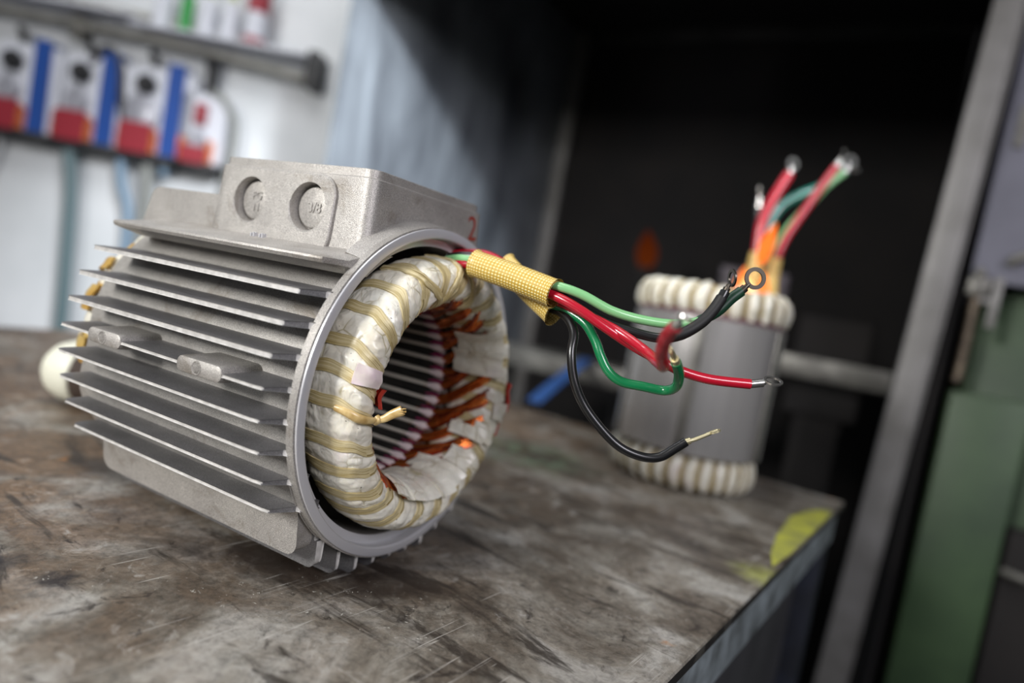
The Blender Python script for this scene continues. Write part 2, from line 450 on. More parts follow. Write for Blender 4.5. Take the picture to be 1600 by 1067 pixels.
for v_ in p.data.vertices: v_.co.x += 0.024 + 0.034 * (v_.co.z - 1.05)
bpart('sill_rail', 'rail_steel', [((-0.02, 0.985, 1.018), (0.24, 1.015, 1.056))])
lg = thing('ledge_stand', 'low grey steel ledge on legs standing behind the far edge of the bench', 'stand', (-0.28, 1.02, 0.0))
for nm_, m_, lo, hi in (('ledge', 'rail_steel', (-0.27, -0.07, 0.925), (0.33, 0.08, 0.963)), ('leg', 'dark_frame', (-0.26, 0.04, 0.0), (-0.23, 0.07, 0.925)), ('leg', 'dark_frame', (0.28, 0.04, 0.0), (0.31, 0.07, 0.925))):
    b = MB(); b.box(lo, hi); b.build(nm_, m_, lg, (0, 0, 0), 30, 0.003)
bpart('shade_skirt', 'sooty_steel', [((-0.805, 0.69, 1.63), (0.30, 0.70, 1.95))])  # added above the view to shade the upper side wall

# things inside the booth
o = thing('steel_canister', 'dark grey square steel canister standing on the ledge behind the upright stator', 'canister', (-0.02, 1.06, 0.963), 0.1)
b = MB(); b.loft([[(x, y, z) for x, y in rrect(-0.062, 0.062, -0.04, 0.04, 0.012)] for z in (0, 0.235)]); b.build('body', 'dark_block', o, bevel=0.003)
b = MB(); b.lathe([(0.235, 0.0001), (0.235, 0.022), (0.25, 0.022), (0.25, 0.0001)], 20, 'z'); b.build('cap', 'dark_block', o)
o = thing('steel_canister', 'low dark steel box on the booth floor stand beside the taller canister', 'box', (0.135, 1.12, 0.0), 0.05)
b = MB(); b.loft([[(x, y, z) for x, y in rrect(-0.065, 0.065, -0.05, 0.05, 0.01)] for z in (0.95, 1.135)]); b.build('body', 'sooty_steel', o, bevel=0.003)
b = MB(); b.box((-0.04, -0.04, 0.0), (0.04, 0.04, 0.95)); b.build('stand', 'sooty_steel', o)
o.name = 'steel_box'
o = thing('burner', 'small dark gas burner with a dim orange flame deep in the booth', 'burner', (-0.325, 1.32, 0.0))
b = MB(); b.lathe([(0.0, 0.0001), (0.0, 0.06), (0.015, 0.06), (0.03, 0.012), (1.15, 0.012), (1.165, 0.022), (1.20, 0.022), (1.20, 0.0001)], 20, 'z'); b.build('burner_pipe', 'sooty_steel', o)
def flame_shape(b, base, h, w, lean, n=14, m=12):
    rows = []
    for i in range(n + 1):
        t = i / n
        r = w * (math.sin(PI * min(1, t * 0.93 + 0.07)) ** 0.8) * (1 - 0.45 * t) + 0.0002
        c = V(base) + V((lean[0] * t * t, lean[1] * t * t, h * t))
        rows.append([c + V((r * math.cos(2 * PI * k / m) * (1 + 0.15 * math.sin(3 * t + k)), r * 0.8 * math.sin(2 * PI * k / m), 0)) for k in range(m)])
    b.loft(rows)
b = MB(); flame_shape(b, (0, 0, 0), 0.10, 0.030, (-0.01, 0, 0)); f = b.build('flame', 'flame_dim', o); f.location = (0, 0, 1.196)
st = MB(); st.tube([(-0.3494, 0.884, 0.9635), (-0.3494, 0.905, 0.9675), (-0.3494, 0.935, 0.968), (-0.349, 0.955, 0.968)], 0.009, 10, 4)
st = MB()
rows = []
for i in range(13):
    t = i / 12
    pth = catmull([V((-0.300, 1.00, 0.9655)), V((-0.288, 0.945, 0.9655)), V((-0.268, 0.855, 0.955)), V((-0.248, 0.74, 0.935)), V((-0.232, 0.63, 0.9105))], 3)
    q = pth[min(i, len(pth) - 1)]
    rows.append([q + V((-0.012, 0, 0)), q + V((0.012, 0, 0)), q + V((0.012, 0, 0.003)), q + V((-0.012, 0, 0.003))])
st.loft(rows)
tag(st.build('blue_strap', 'blue_strap'), 'bright blue strap hanging from the ledge down to the far edge of the bench', 'strap')

# ------------------------------------------------------------------ right-hand equipment
pn = thing('control_panel', 'pale grey steel panel box mounted high beside the booth post at the right edge', 'panel', (0.375, 0.93, 1.22))
b = MB(); b.loft([[(x, y, z) for x, z in rrect(-0.062, 0.30, 0.0, 0.75, 0.012)] for y in (0.0, 0.12)]); b.build('housing', 'grey_panel', pn, bevel=0.004)
b = MB(); b.tube([(-0.02, -0.015, 0.03), (0.05, -0.015, 0.075), (0.13, -0.015, 0.125)], 0.007, 10, 4)
b.box((-0.025, -0.015, 0.024), (-0.012, 0.002, 0.036)); b.box((0.12, -0.015, 0.118), (0.132, 0.002, 0.132)); b.build('handle', 'rail_steel', pn)
for zz in (0.2, 0.62):
    b = MB(); b.box((-0.05, -0.006, zz), (-0.038, 0.001, zz + 0.06)); b.build('hinge', 'rail_steel', pn)
b = MB(); b.lathe([(0.0, 0.0001), (0.0, 0.012), (0.012, 0.012), (0.012, 0.0001)], 16, 'z')
pl = thing('latch_rod', 'rusty vertical latch rod with swivel knuckle hanging below the grey panel', 'latch', (0.318, 0.90, 1.06))
b = MB(); b.tube([(0, 0, 0.0), (0.001, 0, 0.06), (0.0, 0, 0.13)], 0.006, 10, 4); b.build('rod', 'rusty_rod', pl)
b = MB()
b.box((-0.014, -0.010, 0.13), (0.014, 0.012, 0.158)); b.box((-0.006, -0.004, 0.158), (0.006, 0.030, 0.172)); b.build('knuckle', 'rail_steel', pl, bevel=0.003)
b = MB(); b.box((0.018, -0.006, 0.085), (0.03, 0.008, 0.16)); b.box((0.0, -0.004, 0.12), (0.02, 0.004, 0.13)); b.build('bracket', 'grey_frame', pl, bevel=0.002)
mc = thing('green_machine', 'green painted machine column with a stepped front, right of the grey booth post', 'machine', (0.352, 0.95, 0.0))
b = MB(); b.box((-0.014, 0.03, 0.0), (0.32, 0.32, 1.212)); b.build('column', 'green_paint', mc, bevel=0.006)
b = MB(); b.box((-0.036, -0.03, 0.0), (0.068, 0.03, 1.047)); b.build('front_rib', 'green_paint', mc, bevel=0.005)
b = MB(); b.box((0.074, -0.022, 0.12), (0.25, 0.03, 0.86)); b.build('access_panel', 'sooty_steel', mc, bevel=0.006)
b = MB()
for z in (0.62, 0.80): b.lathe([(-0.034, 0.0001), (-0.034, 0.009), (-0.022, 0.011), (-0.022, 0.0001)], 14, 'z'); 
b = MB(); b.tube([(0.075, -0.03, 0.80), (0.1, -0.045, 0.80), (0.125, -0.03, 0.80)], 0.006, 10, 4); b.build('handle', 'rail_steel', mc)

# ================================================================== tool rack on the left wall
def wthing(name, label, cat, s, z, group=None):
    return thing(name, label, cat, WO + WM @ V((s, 0, 0)) + V((0, 0, z)), WR, group)
sh = wthing('wall_shelf', 'grey steel rail shelf fixed to the white wall above the hanging dispensers', 'shelf', 0.0, ZA + 0.5)
b = MB(); b.tube([(-0.75, -0.055, 0.090), (0.35, -0.055, 0.070), (0.785, -0.055, 0.040)], 0.011, 12, 4); b.build('front_rail', 'rail_light', sh)
b = MB(); b.tube([(-0.75, -0.05, 0.185), (0.35, -0.05, 0.125), (0.78, -0.05, 0.092)], 0.010, 12, 4); b.build('top_rail', 'rail_light', sh)
b = MB(); b.box((-0.75, -0.12, 0.105), (0.30, 0.0, 0.112)); b.box((0.30, -0.12, 0.085), (0.76, 0.0, 0.092)); b.build('shelf_board', 'white_plastic', sh)
b = MB(); b.box((0.755, -0.075, 0.02), (0.79, 0.0, 0.115)); b.build('end_bracket', 'black_part', sh, bevel=0.004)
for sx in (-0.6, 0.1): 
    b = MB(); b.box((sx, -0.05, 0.04), (sx + 0.03, 0.0, 0.10)); b.build('bracket', 'rail_steel', sh, bevel=0.003)

def dispenser(s, label, hoses, blue=True, dial=0.032, knob=True, hook=0.50):
    t = wthing('wall_dispenser', label, 'dispenser', s, ZA + 0.24, 'dispensers hanging on the wall')
    b = MB(); b.loft([[(x, y, z) for x, z in rrect(-0.045 if blue else -0.06, 0.125 if blue else 0.06, 0.03, 0.255 if blue else 0.21, 0.018)] for y in (-0.004, -0.055)]); b.build('body', 'white_plastic', t, bevel=0.004)
    b = MB(); b.box((-0.05 if blue else -0.06, -0.075, 0.004), (0.13 if blue else 0.06, -0.002, 0.03)); b.build('foot', 'black_part', t, bevel=0.004)
    if blue:
        b = MB(); b.loft([[(x, y, z) for x, z in ((0.064, 0.031), (0.106, 0.031), (0.100, 0.272), (0.062, 0.272))] for y in (-0.03, -0.068)]); b.build('stripe', 'blue_plastic', t, bevel=0.003)
    else:
        b = MB(); b.box((-0.014, -0.075, 0.13), (0.014, -0.05, 0.185)); b.build('button', 'red_plastic', t, bevel=0.004)
    w = 0.043 if blue else 0.036
    b = MB(); b.loft([[(x, y, z) for x, z in rrect(-w, w, 0.03, 0.100 if blue else 0.066, 0.012)] for y in (-0.05, -0.080)]); b.build('base_block', 'red_plastic', t, bevel=0.005)
    b = MB(); b.box((-w - 0.006, -0.08, 0.032), (-w, -0.05, 0.09)); b.build('trim_strip', 'orange_strip', t)
    b = MB(); b.box((w, -0.08, 0.032), (w + 0.006, -0.05, 0.09)); b.build('trim_strip', 'orange_strip', t)
    zd = 0.132 if blue else 0.085
    b = MB()
    rows = [[(r * math.cos(2 * PI * k / 24), yy, zd + r * 1.15 * math.sin(2 * PI * k / 24)) for k in range(24)] for yy, r in ((-0.05, dial), (-0.070, dial), (-0.075, dial * 0.85))]
    b.loft(rows); b.build('dial', 'silver_dial', t)
    if knob:
        b = MB(); rows = [[(0.004 + r * math.cos(2 * PI * k / 20), yy, 0.208 + r * math.sin(2 * PI * k / 20)) for k in range(20)] for yy, r in ((-0.05, 0.022), (-0.072, 0.028), (-0.082, 0.022))]
        b.loft(rows); b.build('knob', 'black_part', t)
    b = MB(); b.tube([(0.0, -0.03, 0.24 if blue else 0.2), (0.003, -0.04, 0.29), (0.0, -0.055, hook - 0.205)], 0.010 if knob else 0.016, 10, 4); b.build('hanger', 'black_part', t)
    for pts, r, m in hoses:
        b = MB(); b.tube(pts, r, 10, 5); b.build('hose', m, t)
dispenser(-0.03, 'red, white and blue dispenser, first of the row, cut by the frame edge', [([(-0.03, -0.05, 0.0), (-0.055, -0.05, -0.1), (-0.10, -0.05, -0.26)], 0.008, 'hose_brown')])
dispenser(0.157, 'red, white and blue dispenser with black loop hanger, second in the row', [([(-0.01, -0.05, 0.0), (0.012, -0.05, -0.12), (0.03, -0.05, -0.37), (0.04, -0.05, -0.55)], 0.017, 'hose_teal'), ([(0.02, -0.05, 0.24), (0.06, -0.06, 0.285), (0.10, -0.06, 0.25), (0.115, -0.06, 0.17), (0.13, -0.05, 0.08)], 0.010, 'black_part')])
dispenser(0.335, 'red, white and blue dispenser with the largest silver dial, third in the row', [([(-0.045, -0.05, 0.0), (-0.03, -0.05, -0.07), (0.0, -0.05, -0.16), (0.01, -0.05, -0.45)], 0.012, 'hose_blue'), ([(0.03, -0.05, 0.0), (0.04, -0.05, -0.12), (0.03, -0.05, -0.45)], 0.014, 'hose_grey')], dial=0.046)
dispenser(0.495, 'small red and white dispenser without blue stripe, last in the row beside the white wall', [([(0.015, -0.05, 0.22), (0.05, -0.05, 0.205), (0.085, -0.05, 0.15), (0.09, -0.05, 0.04), (0.08, -0.05, -0.3)], 0.011, 'hose_grey'), ([(-0.075, -0.04, 0.2), (-0.08, -0.045, 0.1), (-0.09, -0.04, -0.02)], 0.012, 'hose_blue')], False, 0.024, False)
b = MB()

def bottle(name, label, s, z, prof, mats, cat='bottle', group=None):
    t = wthing(name, label, cat, s, z, group)
    t.location += WM @ V((0, -0.065, 0))
    for nm, pr, m in prof:
        b = MB(); b.lathe(pr, 24, 'z', closed=True); b.build(nm, m, t)
cyl = lambda z0, z1, r, rt=None: [(z0, 0.0001), (z0, r), (z1, rt or r), (z1, 0.0001)]
bottle('spray_can', 'red and white spray can standing at the end of the wall shelf', 0.605, ZA + 0.592, [('body', cyl(0, 0.10, 0.028), 'white_plastic'), ('band', cyl(0.002, 0.025, 0.0287), 'red_plastic'), ('band', cyl(0.09, 0.15, 0.0285), 'red_plastic'), ('cap', cyl(0.15, 0.18, 0.022, 0.018), 'black_part')], None, 'can')
bottle('glass_bottle', 'green glass bottle standing on the wall shelf', 0.418, ZA + 0.592, [('body', cyl(0, 0.10, 0.017), 'green_glass'), ('neck', cyl(0.10, 0.16, 0.009), 'green_glass')], None)
for s_, lb in ((0.355, 'white bottle at the shelf step, farthest from the spray can'), (0.475, 'white bottle on the wall shelf just beside the green bottle'), (0.535, 'white bottle on the wall shelf nearest the spray can')):
    bottle('white_bottle', lb, s_, ZA + 0.592, [('body', cyl(0, 0.085, 0.024), 'white_plastic'), ('shoulder', cyl(0.085, 0.11, 0.024, 0.011), 'white_plastic'), ('cap', cyl(0.11, 0.135, 0.013), 'amber_glass')], None, 'bottle', 'white bottles on the wall shelf')

# ================================================================== workbench
BR = math.radians(-6.25)
# bench frame: origin at its far right corner, +x away to the right, +y away from the camera
bench = thing('workbench', 'worn steel-topped workbench with brown oil stains and blue-grey edge rail', 'workbench', (0.204, 0.525, 0.0), BR)
b = MB(); b.box((-0.905, -1.0, TT - 0.007), (0.0, 0.0, TT)); b.cur = 1
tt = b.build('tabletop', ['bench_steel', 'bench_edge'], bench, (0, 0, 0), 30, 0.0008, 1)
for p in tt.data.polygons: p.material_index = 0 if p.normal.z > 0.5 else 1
for nm, lo, hi, m in (('side_apron', (-0.010, -0.99, TT - 0.045), (-0.004, -0.004, TT - 0.007), 'apron_paint'), ('end_apron', (-0.90, -0.990, TT - 0.045), (-0.895, -0.004, TT - 0.007), 'apron_paint'), ('rear_apron', (-0.895, -0.010, TT - 0.045), (-0.010, -0.004, TT - 0.007), 'apron_paint'),
                      ('leg', (-0.036, -0.04, 0.0), (-0.006, -0.008, TT - 0.02), 'leg_paint'), ('leg', (-0.036, -0.985, 0.0), (-0.006, -0.95, TT - 0.02), 'leg_paint'), ('leg', (-0.895, -0.04, 0.0), (-0.862, -0.008, TT - 0.02), 'leg_paint'), ('leg', (-0.895, -0.985, 0.0), (-0.862, -0.95, TT - 0.02), 'leg_paint'),
                      ('side_panel', (-0.030, -0.95, 0.08), (-0.024, -0.04, TT - 0.01), 'bench_panel')):
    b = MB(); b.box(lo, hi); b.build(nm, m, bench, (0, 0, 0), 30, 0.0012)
def patch(name, mat, pts, z=TT + 0.0003, label=None):
    b = MB(); n = len(pts); b.v = [(x, y, z) for x, y in pts]; b.f = [tuple(range(n))]; b.uv = [None]; b.mi = [0]
    o = b.build(name, mat, bench); 
    if label: o['label'] = label
def blob(cx, cy, rx, ry, rot, seed, n=40, amp=0.35):
    out = []
    for k in range(n):
        a = 2 * PI * k / n
        r = 1 + amp * noise.noise(V((math.cos(a) * 1.6 + seed, math.sin(a) * 1.6, seed * 0.7))) + amp * 0.5 * noise.noise(V((math.cos(a) * 5 + seed, math.sin(a) * 5, 3.1)))
        x, y = rx * r * math.cos(a), ry * r * math.sin(a)
        out.append((cx + x * math.cos(rot) - y * math.sin(rot), cy + x * math.sin(rot) + y * math.cos(rot)))
    return out
patch('paint_patch', 'yellow_paint', [(-0.020, -0.10), (-0.006, -0.065), (-0.001, -0.075), (-0.001, -0.17), (-0.0015, -0.265), (-0.004, -0.315), (-0.012, -0.285), (-0.020, -0.23), (-0.026, -0.15)], TT + 0.0003, 'worn yellow-green paint')

MOTOR_WIRES = {
  'green_upper': [(-0.0001, 0.0012, 0.0703), (0.0096, 0.0003, 0.0721), (0.0207, -0.0001, 0.0713), (0.0432, -0.0032, 0.0681), (0.0657, -0.005, 0.0665), (0.0783, -0.0019, 0.0643), (0.0912, 0.0034, 0.0596), (0.103, 0.0099, 0.0579), (0.1158, 0.0171, 0.0583), (0.126, 0.0232, 0.0616), (0.1321, 0.0274, 0.0672), (0.1364, 0.0307, 0.074), (0.1397, 0.0332, 0.0782)],
  'green_ring': [(0.1397, 0.0332, 0.0782), (0.1417, 0.0346, 0.0813), (0.1441, 0.0362, 0.085)],
  'black_upper': [(-0.0021, 0.0049, 0.0718), (0.0063, 0.0049, 0.0736), (0.0166, 0.0058, 0.0737), (0.0404, 0.0021, 0.0677), (0.064, -0.0016, 0.0641), (0.0755, -0.0005, 0.0591), (0.091, 0.0027, 0.0537), (0.105, 0.0076, 0.0515), (0.1145, 0.0104, 0.0515), (0.1221, 0.0125, 0.0548), (0.1283, 0.017, 0.061), (0.1318, 0.0201, 0.0674), (0.134, 0.0223, 0.0736), (0.1347, 0.0235, 0.0764)],
  'black_upper_lug': [(0.1347, 0.0235, 0.0764), (0.1354, 0.0242, 0.0795), (0.1362, 0.025, 0.083)],
  'red_upper': [(0.0034, 0.0006, 0.0687), (0.0115, -0.0001, 0.0694), (0.021, -0.0001, 0.0697), (0.0437, -0.0032, 0.0651), (0.0661, -0.0053, 0.0618), (0.079, -0.0044, 0.0577), (0.0912, -0.0008, 0.0519), (0.1039, 0.0054, 0.0457), (0.1149, 0.0109, 0.0415), (0.1244, 0.0157, 0.0384), (0.1362, 0.0217, 0.037), (0.1519, 0.0302, 0.038)],
  'red_upper_lug': [(0.1519, 0.0302, 0.038), (0.1569, 0.033, 0.0396), (0.1605, 0.0351, 0.0411)],
  'red_lower': [(-0.0079, 0.0157, 0.0744), (0.0127, 0.0177, 0.0766), (0.0342, 0.0126, 0.07), (0.0555, 0.0061, 0.0609), (0.0678, 0.0022, 0.059), (0.0822, 0.0004, 0.0556), (0.0965, 0.0019, 0.051), (0.1108, -0.0023, 0.0457), (0.1213, -0.014, 0.0425), (0.1284, -0.0307, 0.0428), (0.1305, -0.045, 0.0488), (0.1337, -0.054, 0.055), (0.1372, -0.0586, 0.0591)],
  'red_lower_lug': [(0.1372, -0.0586, 0.0591), (0.1386, -0.0599, 0.0607), (0.1403, -0.0612, 0.0622)],
  'green_lower': [(-0.0075, 0.0182, 0.0741), (0.0132, 0.0202, 0.0764), (0.035, 0.0152, 0.0681), (0.0555, 0.007, 0.0584), (0.0675, 0.0041, 0.0563), (0.0792, 0.003, 0.0522), (0.0861, 0.0028, 0.0454), (0.0904, 0.0022, 0.039), (0.0951, 0.0029, 0.0328), (0.1014, 0.0044, 0.0292), (0.1109, 0.0079, 0.0288), (0.1197, 0.0111, 0.0288), (0.1252, 0.0075, 0.032), (0.1278, -0.0019, 0.0384), (0.1277, -0.0106, 0.0437)],
  'green_lower_lug': [(0.1277, -0.0106, 0.0437), (0.1273, -0.015, 0.0463), (0.1267, -0.0196, 0.0492)],
  'black_lower': [(-0.007, 0.0206, 0.0738), (0.0139, 0.0228, 0.0754), (0.0364, 0.0168, 0.0659), (0.0549, 0.0088, 0.0569), (0.0663, 0.0044, 0.0546), (0.0724, 0.0017, 0.0519), (0.0772, -0.0008, 0.0461), (0.079, -0.0041, 0.0376), (0.0823, -0.0045, 0.027), (0.0876, -0.0029, 0.0173), (0.0953, 0.0, 0.0088), (0.1054, 0.0044, 0.0007), (0.1151, 0.0089, -0.0023), (0.1227, 0.0128, -0.0012), (0.1284, 0.016, 0.0042), (0.1319, 0.0178, 0.0078)],
  'black_lower_lug': [(0.1319, 0.0178, 0.0078), (0.1356, 0.02, 0.0097), (0.1421, 0.0239, 0.0144)],
  'sleeve_a': [(0.0183, -0.0002, 0.0706), (0.0429, -0.0023, 0.067), (0.0664, -0.005, 0.0628)],
  'sleeve_b': [(0.0234, 0.0208, 0.0731), (0.0396, 0.015, 0.0642), (0.0630, 0.0051, 0.0538)],
  'knot': [(0.0087, -0.0764, -0.0063), (0.0125, -0.0741, -0.0042), (0.0181, -0.0734, -0.004), (0.023, -0.0707, -0.0024), (0.0297, -0.0667, 0.0026)],
}
S2 = {
  'sleeve_a': [(0.0771, 0.4561, 0.1135), (0.0744, 0.456, 0.1338), (0.0742, 0.4572, 0.154)],
  'sleeve_b': [(0.0929, 0.4778, 0.1091), (0.0898, 0.4776, 0.1318), (0.0887, 0.4785, 0.1535)],
  'red_a': [(0.0744, 0.456, 0.1338), (0.0736, 0.4569, 0.1538), (0.0718, 0.458, 0.1855), (0.077, 0.4626, 0.2123), (0.087, 0.47, 0.243)],
  'red_a_lug': [(0.087, 0.47, 0.243), (0.0877, 0.4707, 0.2487), (0.0885, 0.4715, 0.2544)],
  'green_a': [(0.0747, 0.4619, 0.1346), (0.0759, 0.4697, 0.1568), (0.0753, 0.4767, 0.1824), (0.0819, 0.4877, 0.21), (0.0986, 0.4978, 0.2278), (0.1124, 0.5058, 0.2379), (0.1255, 0.5137, 0.2514), (0.136, 0.52, 0.2623)],
  'green_a_lug': [(0.136, 0.52, 0.2623), (0.1394, 0.5219, 0.2644), (0.1434, 0.5242, 0.2667)],
  'black_a': [(0.0733, 0.4668, 0.1351), (0.0704, 0.4674, 0.1662), (0.0644, 0.4667, 0.2038)],
  'black_a_lug': [(0.0644, 0.4667, 0.2038), (0.0636, 0.4668, 0.2107), (0.0623, 0.4667, 0.221)],
  'red_b': [(0.0904, 0.478, 0.1319), (0.0911, 0.4798, 0.154), (0.0953, 0.4836, 0.1776), (0.1091, 0.4935, 0.2159), (0.1186, 0.5002, 0.2406), (0.128, 0.5067, 0.2631)],
  'red_b_lug': [(0.128, 0.5067, 0.2631), (0.1294, 0.5078, 0.2683), (0.1322, 0.5099, 0.2767)],
  'green_b': [(0.0892, 0.4819, 0.1322), (0.0887, 0.4831, 0.1542), (0.0909, 0.4859, 0.1788), (0.1054, 0.4957, 0.2104), (0.1215, 0.5063, 0.2409), (0.1354, 0.5149, 0.2595)],
  'green_b_lug': [(0.1354, 0.5149, 0.2595), (0.1376, 0.5164, 0.2642), (0.1402, 0.5184, 0.2733)],
}

# ================================================================== the motor
MR = 0.0277                                   # it leans 1.6 degrees about its axis
RX = Matrix.Rotation(MR, 3, 'X')
motor = thing('motor_housing', 'finned grey cast aluminium motor housing with laced cream stator winding and loose leads', 'motor')
motor.location = V((0, 0, ZA)) + RX @ V((-0.08, 0, -0.092))
motor.rotation_euler = (MR, 0, 0)
MO = (0.08, 0, 0.092)
def mp(b, name, mat, smooth=40, bevel=0.0, parent=None, label=None, segs=2):
    o = b.build(name, mat, parent or motor, MO, smooth, bevel, segs)
    if label: o['label'] = label
    return o

# shell, collar, rim
def swell(a):                                 # the casting swells towards the foot pads
    d = math.degrees(math.atan2(-math.sin(a), abs(math.cos(a))))
    f = lambda x: x * x * (3 - 2 * x)
    return 0.0078 * f(min(1, max(0, (d - 2) / 24))) * (1 - f(min(1, max(0, (d - 48) / 14))))
b = MB(); rows = []
for k in range(144):
    a = 2 * PI * k / 144; s_ = swell(a)
    rows.append([(x, (r + s_ * w_) * math.cos(a), (r + s_ * w_) * math.sin(a)) for x, r, w_ in ((-0.172, 0.0705, 0.9), (-0.171, 0.0745, 1), (-0.160, 0.0770, 1), (-0.008, 0.0770, 1), (-0.0062, 0.0785, 0.95), (-0.006, 0.0850, 0), (-0.0055, 0.0855, 0), (-0.0014, 0.0855, 0), (-0.0012, 0.0835, 0), (-0.0070, 0.0835, 0), (-0.0072, 0.0757, 0), (-0.172, 0.0700, 0))])
b.grid(rows, True, True)
mp(b, 'shell', 'cast_aluminium', 35)
b = MB(); b.lathe([(-0.0069, 0.0836), (-0.0012, 0.0836), (-0.0010, 0.0848), (-0.0003, 0.0846), (0.0, 0.0840), (0.0, 0.0806), (-0.0005, 0.0800), (-0.0060, 0.0798), (-0.0064, 0.0757), (-0.0069, 0.0757)], 160)
mp(b, 'rim', 'machined_aluminium', 28, label='bright machined spigot rim')
b = MB(); b.lathe([(-0.020, 0.076), (-0.0125, 0.0878), (-0.0075, 0.0864), (-0.0045, 0.0853), (-0.0045, 0.08), (-0.018, 0.074)], 60, 'x', math.radians(48), math.radians(132))
mp(b, 'collar_fillet', 'cast_aluminium', 50)

# cooling fins
Z0, DZ, C0, C2 = 0.0595, 0.01339, 0.0959, 5.445
def tip(z): return C0 - C2 * z * z
for sgn in (-1, 1):
    for i in range(1, 9):
        z = Z0 - i * DZ; yt = tip(z)
        yr = math.sqrt(max(0.077 ** 2 - z * z, 0)) - 0.0008
        yc = math.sqrt(max(0.0852 ** 2 - z * z, 0))
        prof = [(-0.1570, yr), (-0.1590, yt - 0.0035), (-0.1580, yt - 0.0006), (-0.1565, yt), (-0.0140, yt), (-0.0105, yt - 0.0006), (-0.0062, yc + 0.0008), (-0.0046, yc), (-0.0046, yr)]
        b = MB()
        loops = []
        for half in (1, -1):
            loops.append([(x, sgn * y, z + half * (0.0019 - (0.0008 if i < 4 else 0.0012) * min(1.0, max(0.0, (y - yr) / (yt - yr + 1e-6))) )) for x, y in prof])
        b.loft(loops)
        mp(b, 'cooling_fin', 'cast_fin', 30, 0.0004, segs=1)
    # two drilled bosses on the middle fin
    for x0, x1 in ((-0.1325, -0.1055), (-0.0640, -0.0340)):
        z = Z0 - 4 * DZ; b = MB()
        loops = []
        for yy, g in ((0.072, 1.25), (0.0945, 1.0), (0.0962, 0.95), (0.0966, 0.80)):
            cx = (x0 + x1) / 2; hx = (x1 - x0) / 2
            loops.append([(x, sgn * yy, zz + z) for x, zz in rrect(cx - hx * (0.5 + 0.5 * g), cx + hx * (0.5 + 0.5 * g), -0.0036 * g, 0.0036 * g, 0.0033 * g, 6)])
        b.loft(loops); mp(b, 'fin_boss', 'cast_aluminium', 40)
        b = MB(); cx = (x0 + x1) / 2 - 0.001
        rows = [[(cx + r * math.cos(2 * PI * k / 24), sgn * yy, z + r * math.sin(2 * PI * k / 24)) for k in range(24)] for yy, r in ((0.0960, 0.0031), (0.0968, 0.0031), (0.0968, 0.0026), (0.0966, 0.0025))]
        b.loft(rows, True, True); mp(b, 'boss_mark', 'cast_aluminium', 30)

# shoulder flange that carries the terminal box
half = [(-0.0485, 0.0668), (-0.0560, 0.0648), (-0.0740, 0.0620), (-0.0764, 0.0615), (-0.0768, 0.0605), (-0.0760, 0.0590), (-0.0600, 0.0555), (-0.0420, 0.0560)]
def shoulder_loop(x, k): return [(x, y if abs(y) < 0.05 else -(0.05 + (abs(y) - 0.05) * k), z) for y, z in half] + [(x, -(y if abs(y) < 0.05 else -(0.05 + (abs(y) - 0.05) * k)), z) for y, z in reversed(half)]
b = MB(); b.loft([shoulder_loop(-0.1605, 0.72), shoulder_loop(-0.1585, 0.96), shoulder_loop(-0.156, 1), shoulder_loop(-0.013, 1), shoulder_loop(-0.0095, 0.93), shoulder_loop(-0.0050, 0.52)])
mp(b, 'shoulder_flange', 'cast_aluminium', 35)
b = MB()
for x in (-0.0668, -0.0650, -0.0610, -0.0592):
    for k in range(2): b.box((x - 0.0004, -0.0630 - 0.0012 * k - 0.0006, 0.0655 - 0.0004 * k), (x + 0.0004, -0.0625 - 0.0012 * k, 0.0672 - 0.0004 * k))
mp(b, 'cast_mark', 'machined_aluminium')

# terminal box with two blind knockouts
WB = 0.0476
def bx_loop(z, w, xf, xb, r=0.006): return [(x, y, z) for x, y in rrect(xb, xf, -w, w, r, 6)]
b = MB(); b.loft([bx_loop(0.060, WB + 0.0022, -0.0095, -0.1200), bx_loop(0.0760, WB + 0.0012, -0.0108, -0.1195), bx_loop(0.0998, WB, -0.0120, -0.1188), bx_loop(0.1003, WB - 0.0006, -0.0126, -0.1182), bx_loop(0.1005, WB - 0.0014, -0.0134, -0.1174), bx_loop(0.1042, WB - 0.0016, -0.0136, -0.1170), bx_loop(0.1045, WB - 0.0020, -0.0140, -0.1166), bx_loop(0.1045, WB - 0.0060, -0.0180, -0.1130), bx_loop(0.0880, WB - 0.0066, -0.0186, -0.1120)])
box = mp(b, 'terminal_box', 'cast_aluminium', 32)
b = MB()
for px0, px1, d in ((0, 0, 0),):
    loops = []
    for yy, ins in ((-0.0440, 0.0), (-0.0488, 0.0), (-0.0494, 0.0005)):
        loops.append([(x, yy - max(0, (0.0998 - z)) * 0.055, z) for x, z in rrect(-0.1095 + ins, -0.0318 - ins, 0.0600, 0.0992 - ins, 0.0105, 8)])
    b.loft(loops)
pad = mp(b, 'pad', 'cast_aluminium', 30)
KN = ((-0.0893, 0.0836, 0.0113), (-0.0488, 0.0836, 0.0116))
mu = box.modifiers.new('u', 'BOOLEAN'); mu.operation = 'UNION'; mu.object = pad; mu.solver = 'EXACT'
cutters = []
for kx, kz, kr in KN:
    b = MB()
    rows = [[(kx + r * math.cos(2 * PI * k / 40), yy, kz + r * math.sin(2 * PI * k / 40)) for k in range(40)] for yy, r in ((-0.0560, kr + 0.0012), (-0.0508, kr + 0.0009), (-0.0500, kr), (-0.0425, kr - 0.0006))]
    b.loft(rows); c_ = mp(b, 'cutter', 'cast_aluminium'); cutters.append(c_)
    md = box.modifiers.new('d', 'BOOLEAN'); md.operation = 'DIFFERENCE'; md.object = c_; md.solver = 'EXACT'
bake(box); box.data.materials.clear(); box.data.materials.append(M['cast_aluminium'])
for p_ in box.data.polygons: p_.material_index = 0; p_.use_smooth = True
